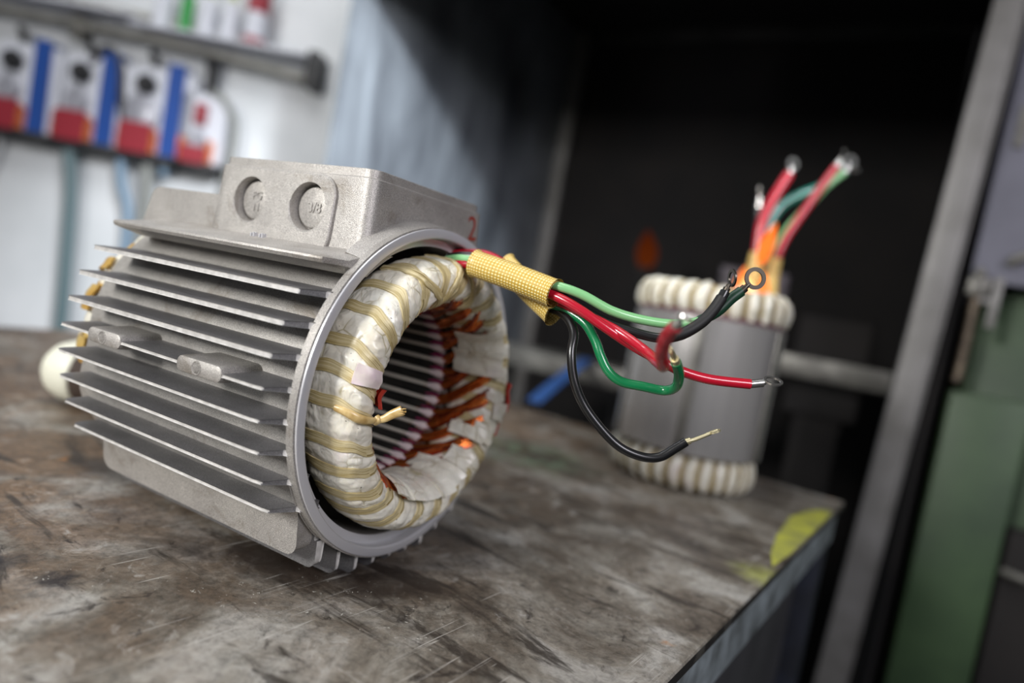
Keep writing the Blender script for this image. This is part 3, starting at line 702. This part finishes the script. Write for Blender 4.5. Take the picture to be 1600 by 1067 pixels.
box.data.set_sharp_from_angle(angle=math.radians(32))
drop(pad)
for c_ in cutters: drop(c_)
for (kx, kz, kr), marks in zip(KN, ((('PG', 0.0022), ('11', -0.0036)), (('3/8', -0.0002),))):
    b = MB(); q = kr - 0.0019
    rows = [[(kx + r * math.cos(2 * PI * k / 40), yy, kz + r * math.sin(2 * PI * k / 40)) for k in range(40)] for yy, r in ((-0.0415, q + 0.0007), (-0.0450, q + 0.0004), (-0.0458, q), (-0.0460, q - 0.0005))]
    b.loft(rows); ko = mp(b, 'knockout', 'cast_aluminium', 35, parent=box)
    for txt, dz in marks:
        text_mesh('raised_mark', txt, 0.0058 if len(marks) > 1 else 0.0070, 0.00035, 'cast_aluminium', box, Matrix.Translation(V(MO)) @ frame((kx + 0.0010, -0.0461, kz + dz), (1, 0, 0), (0, 0, 1)))
text_mesh('painted_number', '2', 0.0195, 0.00005, 'paint_mark', box, Matrix.Translation(V(MO)) @ frame((-0.0113, 0.0373, 0.0900), (0, 1, 0.10), (-0.055, -0.10, 1)))['label'] = 'red-brown hand painted 2'
# lower rear wing of the box
wing = [(-0.1120, 0.060), (-0.1120, 0.0828), (-0.1650, 0.0828), (-0.1690, 0.0815), (-0.1705, 0.079), (-0.1760, 0.064), (-0.1760, 0.060)]
b = MB(); b.loft([[(x, y, z) for x, z in wing] for y in (-WB - 0.0008, WB + 0.0008)]); mp(b, 'box_wing', 'cast_aluminium', 30, 0.0012)
b = MB(); b.box((-0.1600, 0.030, 0.080), (-0.1215, 0.0465, 0.0925)); b.box((-0.1400, 0.030, 0.090), (-0.1195, 0.0465, 0.0985)); mp(b, 'box_lug', 'cast_aluminium', 30, 0.003)

# foot pads and vertical bottom fins
for sgn in (-1, 1):
    b = MB()
    prof = [(x, z) for x, z in rrect(-0.1560, -0.0085, -0.0715 if sgn < 0 else -0.0715, -0.0470, 0.006, 5)]
    b.loft([[(x, sgn * (0.0690 + 0.11 * (z + 0.0470)) if k else sgn * 0.045, z) for x, z in prof] for k in (0, 1)])
    mp(b, 'foot_pad', 'cast_aluminium', 30, 0.0008)
for k in range(-4, 5):
    y = 0.0136 * k; zr = -math.sqrt(0.077 ** 2 - y * y) + 0.0008
    zb = -0.0919 - y * MR if abs(k) <= 2 else (-0.0870 if abs(k) == 3 else -0.0795)
    h = 0.0014 if abs(k) < 4 else 0.0030
    arc = [(-0.0055 - 0.0045 * (1 - math.sin(math.radians(90 * (1 - j / 6)))), zb + 0.0045 * (1 - math.cos(math.radians(90 * (1 - j / 6))))) for j in range(6, -1, -1)]
    prof = [(-0.157, zr), (-0.157, zb + 0.004), (-0.154, zb)] + arc + [(-0.0055, -math.sqrt(0.0860 ** 2 - y * y)), (-0.0074, -math.sqrt(0.0860 ** 2 - y * y)), (-0.0074, zr)]
    b = MB(); b.loft([[(x, y + s_ * h * (1 - 0.35 * ((z - zr) / (zb - zr))), z) for x, z in prof] for s_ in (-1, 1)])
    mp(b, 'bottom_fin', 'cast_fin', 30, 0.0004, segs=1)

# open the bore through everything that is cast onto the shell
b = MB(); b.lathe([(-0.25, 0.0001), (-0.25, 0.0756), (0.05, 0.0756), (0.05, 0.0001)], 96)
bore = mp(b, 'bore_cutter', 'cast_aluminium')
for o in list(motor.children):
    if o.name.split('.')[0] in ('terminal_box', 'shoulder_flange', 'box_wing', 'foot_pad', 'collar_fillet', 'cooling_fin', 'bottom_fin'):
        ms_ = list(o.data.materials)
        md = o.modifiers.new('bore', 'BOOLEAN'); md.operation = 'DIFFERENCE'; md.object = bore; md.solver = 'EXACT'
        bake(o)
        o.data.materials.clear()
        for m_ in ms_: o.data.materials.append(m_)
        if 'fin' in o.name:                     # lighter colour on the fin edges than on their faces
            o.data.materials.append(M['pale_edge'])
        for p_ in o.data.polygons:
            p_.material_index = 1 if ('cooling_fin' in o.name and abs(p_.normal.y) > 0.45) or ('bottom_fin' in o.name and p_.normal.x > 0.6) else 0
            p_.use_smooth = True
        o.data.set_sharp_from_angle(angle=math.radians(32))
drop(bore)

# ------------------------------------------------------------------ stator core with slots
NS = 36
poly = []
for k in range(NS):
    a = 2 * PI * k / NS
    for da, r in ((-2.9, 0.0458), (2.9, 0.0458), (3.3, 0.0495), (6.7, 0.0495)):
        t_ = a + math.radians(da); poly.append((r * math.cos(t_), r * math.sin(t_)))
outer = []
for (y, z) in poly:
    l = math.hypot(y, z); outer.append((y / l * 0.0757, z / l * 0.0757))
b = MB(); rows = [[(x, y, z) for y, z in pl_] for x, pl_ in ((-0.132, poly), (-0.028, poly), (-0.028, outer), (-0.132, outer))]
b.grid(rows, True, True); mp(b, 'stator_core', 'lamination', 25)
def ring_copies(src_list, n, skip=(), a0=0.0):
    for k in range(n):
        src = src_list[k % len(src_list)]
        a = 2 * PI * k / n + a0
        mt = Matrix.Translation(V(MO)) @ Matrix.Rotation(a, 4, 'X') @ Matrix.Translation(-V(MO))
        if k < len(src_list): src.matrix_local = mt
        else: inst(src, motor, mt)
sl = 2 * PI / NS
b = MB(); b.loft([[(x, y, z) for y, z in ((0.0478, -0.0011), (0.0478, 0.0011), (0.0458, 0.0008), (0.0458, -0.0008))] for x in (-0.134, -0.0265)])
ring_copies([mp(b, 'slot_wedge', 'slot_wedge', 30)], NS, a0=sl / 2)
b = MB()
U = [(0.0466, -0.0030), (0.0500, -0.0028), (0.0545, -0.0026), (0.0545, 0.0026), (0.0500, 0.0028), (0.0466, 0.0030)]
b.grid([[(x, y * (1 - 0.0) , z * s_) for y, z in U] for x, s_ in ((-0.032, 0.8), (-0.0245, 1.0), (-0.0215, 1.1))])
b.grid([[(x, y + 0.0006, z * s_ * 0.85) for y, z in U] for x, s_ in ((-0.032, 0.8), (-0.0245, 1.0), (-0.0215, 1.1))])
b.grid([[(x, r, z * w_) for r, z in ((rr + 0.0010, -1.0), (rr, -0.6), (rr, 0.6), (rr + 0.0010, 1.0))] for x, rr, w_ in ((-0.0305, 0.0457, 0.0012), (-0.0255, 0.0455, 0.0022), (-0.0225, 0.0456, 0.0024), (-0.0190, 0.0464, 0.0004))])
b.cur = 1
b.grid([[(x, y, z * k_) for y, z in ((0.0456, 0.0028), (0.0454, 0.0036), (0.0470, 0.0042))] for x, k_ in ((-0.0300, 0.9), (-0.0245, 1.0), (-0.0205, 0.95))])
ring_copies([mp(b, 'slot_liner', ['slot_paper', 'magenta_paper'], 40)], NS, a0=sl / 2)

# ------------------------------------------------------------------ winding heads
class Wind:
    def __init__(s, xc, ax, rc, ar, bands, slant, e=2.5, seed=0.0, pinch=0.085, amp=1.0):
        s.xc, s.ax, s.rc, s.ar, s.bands, s.slant, s.e, s.seed, s.pinch, s.amp = xc, ax, rc, ar, bands, slant, e, seed, pinch, amp
    def near(s, th, v):
        q = th - s.slant * math.sin(v)
        return min(abs((q - b_ + 180) % 360 - 180) for b_ in s.bands)
    def raw(s, th, v, g=1.0):
        c, q = math.cos(v), math.sin(v); e = 2 / s.e
        x = s.xc + g * s.ax * math.copysign(abs(c) ** e, c)
        r = s.rc + g * s.ar * math.copysign(abs(q) ** e, q)
        a = math.radians(th)
        return V((x, -r * math.cos(a), r * math.sin(a)))
    def at(s, th, v, off=0.0):
        d = s.near(th, v)
        g = 1.03 - s.pinch * math.exp(-(d / 3.6) ** 2)
        P = s.raw(th, v)
        n1 = noise.noise(P * 75 + V((s.seed, 0, 0))); n2 = noise.noise(P * 190 + V((0, s.seed, 0)))
        lump = 0.060 * n1 + 0.055 * (0.5 - abs(n2)) * 1.3 + 0.03 * noise.noise(P * 420)
        k = min(1.0, d / 4.5)
        g += s.amp * (0.25 + 0.75 * k) * lump + off / s.ar
        return s.raw(th, v, g)
    def tube(s, nu, nv):
        b = MB(); b.grid([[s.at(360 * i / nu, 2 * PI * j / nv) for j in range(nv)] for i in range(nu)], True, True); return b
    def strap(s, b, tb, w=2.6, off=0.0007, n=56, v0=0.0, v1=2 * PI, closed=True, wob=0.0):
        wd = math.degrees(w / 1000 / s.rc)
        rows = []
        cnt = n if closed else n + 1
        for j in range(cnt):
            v = v0 + (v1 - v0) * j / n
            th0 = tb + s.slant * math.sin(v) + wob * noise.noise(V((tb, math.cos(v) * 1.5, math.sin(v) * 1.5)))
            ww = wd * (1 + 0.12 * noise.noise(V((tb * 3.1, math.cos(v) * 2, math.sin(v) * 2)))) * (s.rc / (s.rc + s.ar * math.sin(v) * 0.75))
            rows.append([s.at(th0 + ww * u, v, off * hgt) for u, hgt in ((-1.0, -0.6), (-0.96, 0.7), (-0.5, 1.0), (0, 0.85), (0.5, 1.0), (0.96, 0.7), (1.0, -0.6))])
        b.grid(rows, closed, False)
    def patch(s, th0, th1, v0, v1, off, n=8):
        b = MB()
        b.loft([[s.at(th0 + (th1 - th0) * i / n, v0 + (v1 - v0) * t, off) for i in range(n + 1)] + [s.at(th1 + (th0 - th1) * i / n, v0 + (v1 - v0) * t, off - 0.0012) for i in range(n + 1)] for t in [j / n for j in range(n + 1)]])
        return b
FB = [59.8, 45.3, 33.1, 18.7, 8.4, -2.8, -17.3, -28.7, -40.7, -50.9, -63.7, -80.8, -98.0, -112.7, -127, -141, -154, -168, 178, 163, 148, 133, 118, 103, 88, 74]
FB = [x - 0.8 for x in FB]
wf = Wind(-0.003, 0.0168, 0.0592, 0.0110, FB, 5.5, 2.25)
wh = mp(wf.tube(540, 64), 'winding_head', 'insulating_wrap', 60, label='cream varnished front winding head')
for tb in FB:
    b = MB(); wf.strap(b, tb, 2.5 + 0.4 * random.random(), wob=1.6); mp(b, 'lacing_band', 'lacing_tape', 50, parent=wh)
# crossing straps near the lead exit
for tb, sl_ in ((66, -6), (80, 10), (96, -8)):
    ws = Wind(wf.xc, wf.ax, wf.rc, wf.ar, FB, sl_); b = MB(); ws.strap(b, tb, 2.2, 0.0010, 40, -1.2, 1.9, False, 2.0); mp(b, 'lacing_band', 'lacing_tape', 50, parent=wh)
# knotted end of the lacing
b = MB()
kp = [wf.at(0.0, 1.15, 0.0013), wf.at(-0.9, 0.8, 0.0018), wf.at(-2.6, 0.45, 0.0019), wf.at(-3.6, 0.12, 0.0024), wf.at(-4.0, -0.18, 0.0030)]
b.tube(kp, 0.0011, 10, 5, rfun=lambda t: 0.0009 + 0.0005 * math.sin(PI * t), squash=(1.5, 0.8))
kk = kp[-1]
b.tube([kk + V((-0.001, 0, -0.0012)), kk + V((0.0008, 0, 0.0002)), kk + V((-0.0005, 0, 0.0014))], 0.0015, 10, 5)
kend = kk + V((0.0093, 0.0042, 0.0062))
b.tube([kk, kk + V((0.003, 0.0010, 0.0014)), kk.lerp(kend, 0.62), kend], 0.0011, 10, 5, rfun=lambda t: 0.0009 + 0.0006 * t, squash=(1.5, 0.75))
for k in range(7): b.tube([kk.lerp(kend, 0.9) + V((0, 0.0009 * math.cos(k), 0.0011 * math.sin(k))), kend + V((0.0014, 0.0011 * math.cos(k), 0.0013 * math.sin(k)))], 0.00025, 5, 1)
mp(b, 'lacing_knot', 'amber_straw', 50, parent=wh)
R_ = math.radians
for (t0, t1, v0, v1, off, m, lb) in ((0.5, 9.5, R_(-70), R_(-20), 0.0028, 'red_paper', 'red phase paper tab'), (-3.5, 3.0, R_(-88), R_(-60), 0.0012, 'red_paper', 'red phase paper tab'), (9.5, 17.0, R_(-5), R_(48), 0.0018, 'slot_paper', 'pinkish paper tab'),
                                     (176, 190, R_(28), R_(95), 0.0026, 'red_paper', 'red phase paper tab'), (196, 203, R_(40), R_(90), 0.0016, 'red_paper', 'red phase paper tab'), (206, 222, R_(62), R_(100), 0.0014, 'red_paper', 'red phase paper tab'), (186, 196, R_(-30), R_(40), 0.0020, 'insulating_wrap', None), (200, 212, R_(-60), R_(-10), 0.0022, 'insulating_wrap', None), (222, 236, R_(-80), R_(-30), 0.0026, 'insulating_wrap', None), (238, 252, R_(-115), R_(-30), 0.0042, 'insulating_wrap', None), (251, 263, R_(-100), R_(-25), 0.0050, 'insulating_wrap', None), (262, 277, R_(-125), R_(-30), 0.0044, 'insulating_wrap', None), (276, 290, R_(-105), R_(-30), 0.0050, 'insulating_wrap', None), (289, 304, R_(-115), R_(-30), 0.0042, 'insulating_wrap', None), (150, 168, R_(-110), R_(-30), 0.0042, 'insulating_wrap', None), (134, 152, R_(-100), R_(-20), 0.0036, 'insulating_wrap', None), (205, 214, R_(-95), R_(-35), 0.0038, 'insulating_wrap', None)):
    o = mp(wf.patch(t0, t1, v0, v1, off), 'phase_paper', m, 40, parent=wh)
    if lb: o['label'] = lb
# copper coil legs that leave each slot and bend round into the head
coils = []
for var in range(3):
    b = MB(); rnd = random.Random(var)
    for q in range(9):
        oy = (q % 3 - 1) * 0.0017 + rnd.uniform(-0.0003, 0.0003); ox = (q // 3) * 0.0011
        tw = (10, 15, 20)[var]
        pts = []
        for x, r, th in ((-0.034, 0.0478, 0), (-0.026, 0.0478, 0.0), (-0.019, 0.0466, tw * 0.15), (-0.011, 0.0462, tw * 0.5), (-0.003, 0.0464, tw), (0.004, 0.0474, tw * 1.4), (0.009, 0.0510, tw * 1.8)):
            rr = r + ox * (1 if x < -0.022 else 0.75); a = math.radians(th)
            pts.append((x + 0.0004 * q * (x > -0.02) * (0.5 - (q % 2)), rr * math.cos(a) - oy * math.sin(a), rr * math.sin(a) + oy * math.cos(a)))
        b.cur = 0 if (q + var) % 4 else 1
        b.tube(pts, 0.00095, 6, 3)
    coils.append(mp(b, 'copper_coil', ['copper', 'copper_lacquer'], 60))
ring_copies(coils, NS, a0=sl / 2)
# rear winding head
RBn = [i * 24.0 for i in range(15)]
wr = Wind(-0.176, 0.016, 0.0590, 0.0110, RBn, -5, seed=4.0)
wb = mp(wr.tube(240, 32), 'winding_head', 'insulating_wrap', 60, label='rear winding head with amber varnished tape')
for tb in RBn:
    b = MB(); wr.strap(b, tb, 2.6, 0.0008, 36); mp(b, 'lacing_band', 'amber_varnish', 50, parent=wb)
for t0, t1 in ((8, 20), (-16, -4), (28, 34)):
    mp(wr.patch(t0, t1, R_(95), R_(190), 0.0026), 'phase_paper', 'amber_varnish', 40, parent=wb)

# ------------------------------------------------------------------ leads, sleeves, terminals
def flat_ring(b, c, nrm, ro, ri, th, n=28):
    c = V(c); nrm = V(nrm).normalized(); e1 = nrm.orthogonal().normalized(); e2 = nrm.cross(e1)
    rows = []
    for k in range(n):
        d = e1 * math.cos(2 * PI * k / n) + e2 * math.sin(2 * PI * k / n)
        rows.append([c + d * r + nrm * h for r, h in ((ri, -th), (ro, -th), (ro, th), (ri, th))])
    b.grid(rows, True, True)
def terminal(parent, pts, nrm, mat, off, rb=0.0020, ro=0.0049, ri=0.0030, name='ring_terminal', barrel=0.6):
    P = [V(p) for p in pts]; b = MB()
    ax = (P[-1] - P[0]).normalized()
    b.tube([P[0] - ax * 0.001, P[0].lerp(P[1], barrel)], rb, 14, 1)
    b.tube([P[0].lerp(P[1], barrel * 0.8), P[0].lerp(P[1], 0.95), P[-1] - (P[-1] - P[1]).normalized() * (ri + ro) * 0.48], rb * 0.8, 12, 4, rfun=lambda t: rb * (0.9 - 0.15 * t), squash=(0.75, 0.75))
    flat_ring(b, P[-1], nrm, ro, ri, 0.0004)
    return b.build(name, mat, parent, off, 40)
def lead(key, mat, r, parent, off, data, lbl, nrm, tmat='tinned_terminal', name='lead_wire', **k):
    b = MB(); b.tube(data[key], r, 16, 8)
    o = b.build(name, mat, parent, off, 60); o['label'] = lbl
    return o
W = MOTOR_WIRES
toC = -FV
o = lead('green_upper', 'green_insulation_light', 0.0022, motor, MO, W, 'light green lead wire', 0)
terminal(o, W['green_ring'], (RX.transposed() @ (-FV + RV * 0.15)), 'dark_terminal', MO, 0.0019, 0.0051, 0.0033)
b = MB(); b.tube(W['green_upper'][-4:] , 0.0025, 14, 6); x_ = b.build('heat_shrink', 'green_insulation_dark', o, MO, 60)
o = lead('black_upper', 'black_insulation', 0.0022, motor, MO, W, 'upper black lead wire', 0)
terminal(o, W['black_upper_lug'], RX.transposed() @ (RV + FV * 0.12), 'dark_terminal', MO, 0.0016, 0.0040, 0.0026)
b = MB(); b.tube(W['black_upper'][-6:-1], 0.0026, 14, 6); b.build('heat_shrink', 'black_rubber', o, MO, 60)
o = lead('red_upper', 'red_insulation', 0.0023, motor, MO, W, 'long red lead wire', 0)
terminal(o, W['red_upper_lug'], RX.transposed() @ (UV * 0.9 - FV * 0.42 + RV * 0.1), 'tinned_terminal', MO, 0.0019, 0.0042, 0.0031, barrel=0.95)
o = lead('red_lower', 'red_insulation', 0.0023, motor, MO, W, 'red lead wire bent towards the viewer', 0)
b = MB(); b.tube(W['red_lower'][-4:], 0.0024, 14, 6); b.build('heat_shrink', 'red_insulation_worn', o, MO, 60)
terminal(o, W['red_lower_lug'], RX.transposed() @ (UV + RV * 0.5), 'tinned_terminal', MO, 0.0019, 0.0030, 0.0018)
o = lead('green_lower', 'green_insulation', 0.0022, motor, MO, W, 'dark green lead wire looped upwards', 0)
terminal(o, W['green_lower_lug'], RX.transposed() @ (RV + UV * 0.6), 'brass_strand', MO, 0.0019, 0.0026, 0.0014)
o = lead('black_lower', 'black_insulation', 0.0021, motor, MO, W, 'lowest black lead wire hanging in a loop', 0)
terminal(o, W['black_lower_lug'], RX.transposed() @ (UV * 0.8 - RV * 0.25), 'brass_strand', MO, 0.0015, 0.0026, 0.0016, barrel=0.4)
b = MB(); q0 = V(W['black_lower_lug'][-1]); dr = (q0 - V(W['black_lower_lug'][1])).normalized()
b.tube([q0 - dr * 0.004 + V((0, 0, 0.0004)), q0 - dr * 0.001, q0 + dr * 0.0015], 0.0007, 8, 3); b.build('wire_end', 'brass_strand', o, MO)
def sleeve(pts, r0, r1, parent, off, squash=(1, 1), lbl=None):
    P = catmull([V(p) for p in pts], 12); b = MB()
    b.tube(P, r0, 40, 0, False, rfun=lambda t: r0 + (r1 - r0) * t + 0.0007 * math.exp(-(t / 0.03) ** 2) + 0.0005 * math.exp(-((1 - t) / 0.03) ** 2), squash=squash)
    b.tube(P, r0 - 0.0007, 40, 0, False, rfun=lambda t: r0 - 0.0007 + (r1 - r0) * t, squash=squash)
    o = b.build('woven_sleeve', 'woven_sleeve', parent, off, 60)
    if lbl: o['label'] = lbl
sleeve(W['sleeve_a'], 0.0066, 0.0066, motor, MO, (1, 0.95), 'nearer yellow woven sleeve')
sleeve(W['sleeve_b'], 0.0062, 0.0066, motor, MO, (1, 0.7), 'rear yellow woven sleeve')

# ================================================================== upright stator
SC = V((0.0475, 0.4155, TT))
st = thing('upright_stator', 'loose stator standing upright on the bench with laced cream winding heads and burning leads', 'stator', SC)
b = MB(); b.lathe([(0.036, 0.047), (0.036, 0.0735), (0.037, 0.0748), (0.166, 0.0748), (0.167, 0.0735), (0.167, 0.047)], 96, 'z'); b.build('stator_core', 'stator_iron', st, smooth=30)
for aa in (-15, 45, 98, 158, 218, 278):
    b = MB(); b.box((0.0735, -0.0045, 0.0375), (0.0762, 0.0045, 0.1655)); o = b.build('weld_strip', 'rail_steel', st, (0, 0, 0), 30, 0.0006); o.rotation_euler = (0, 0, math.radians(aa))
def upright(w, b_rows): pass
TOZ = Matrix(((0, 0, 1), (0, 1, 0), (-1, 0, 0))).transposed()      # winding axis x -> z
def zwind(name, zc, az, rc, ar, n, seed, lab):
    w = Wind(zc, az, rc, ar, [i * 360 / n for i in range(n)], 4, 2.2, seed, 0.20, 1.6)
    rot = lambda P: V((P.y, P.z, P.x))
    b = w.tube(220, 28); b.v = [tuple(rot(V(p))) for p in b.v]
    h = b.build(name, 'insulating_wrap', st, (0, 0, 0), 60); h['label'] = lab
    for tb in w.bands:
        b = MB(); w.strap(b, tb, 2.4, 0.0007, 28); b.v = [tuple(rot(V(p))) for p in b.v]; b.build('lacing_band', 'lacing_dark', h, (0, 0, 0), 50)
    return h
zwind('winding_head', 0.0190, 0.0178, 0.0615, 0.0118, 30, 9.0, 'lower winding head on the bench')
top = zwind('winding_head', 0.1830, 0.0160, 0.0640, 0.0125, 28, 13.0, 'upper winding head')
b = MB(); b.lathe([(0.1675, 0.0738), (0.1675, 0.0728), (0.1745, 0.0705), (0.1745, 0.0715)], 72, 'z'); b.build('slot_paper_ring', 'dark_slot_paper', st)
SO = tuple(-SC + V((0, 0, ZA)))
D = S2
for key, mat, r, lbl, nrm in (('red_a', 'red_insulation', 0.0055, 'red lead wire', RV * 0.3 - FV), ('green_a', 'teal_insulation', 0.0050, 'teal green lead wire', UV - FV), ('black_a', 'black_insulation', 0.0042, 'short black lead wire', RV * 0.8 - FV * 0.4), ('red_b', 'red_insulation', 0.0042, 'long red lead wire', RV - FV * 0.3), ('green_b', 'green_insulation_light', 0.0040, 'pale green lead wire', RV * 0.2 - FV)):
    o = lead(key, mat, r, st, SO, D, lbl, nrm)
    terminal(o, D[key + '_lug'], nrm, 'tinned_terminal', SO, 0.0036, 0.0068, 0.0034)
sleeve(D['sleeve_a'], 0.0078, 0.0078, st, SO, (1, 1), 'left yellow woven sleeve')
sleeve(D['sleeve_b'], 0.0078, 0.0078, st, SO, (1, 1), 'right yellow woven sleeve')

fl = thing('flame', 'small orange and white flame licking up between the yellow sleeves of the upright stator', 'flame', (0.0795, 0.4180, 1.0950))
b = MB(); flame_shape(b, (0.000, 0, 0), 0.030, 0.0095, (-0.006, 0, 0)); b.build('flame_tongue', 'flame_hot', fl)
b = MB(); flame_shape(b, (0.013, 0.008, 0.002), 0.036, 0.0062, (-0.003, 0, 0)); b.build('flame_tongue', 'flame_orange', fl)
b = MB(); flame_shape(b, (-0.010, 0.000, 0.006), 0.034, 0.0065, (0.002, 0, 0)); b.build('flame_tongue', 'flame_orange', fl)
b = MB(); flame_shape(b, (0.003, 0.020, 0.046), 0.044, 0.0080, (0.007, 0, 0)); b.build('flame_tongue', 'flame_orange', fl)

# ================================================================== small capped cylinder behind the motor
cc = thing('capped_cylinder', 'small dark brown cylinder with rounded cream end lying on the bench behind the motor', 'cylinder', (-0.362, 0.030, TT + 0.0262))
b = MB(); b.lathe([(0.010, 0.0001), (0.010, 0.0235), (0.012, 0.0245), (0.085, 0.0245), (0.087, 0.0235), (0.087, 0.0001)], 48); b.build('barrel', 'brown_body', cc)
b = MB(); b.lathe([(-0.0260, 0.0001), (-0.0250, 0.008), (-0.0210, 0.0155), (-0.0140, 0.0215), (-0.004, 0.0252), (0.006, 0.0260), (0.012, 0.0255), (0.014, 0.0235), (0.014, 0.0001)], 48); b.build('end_cap', 'cream_cap', cc)
cc.rotation_euler = (0, 0, math.radians(18))
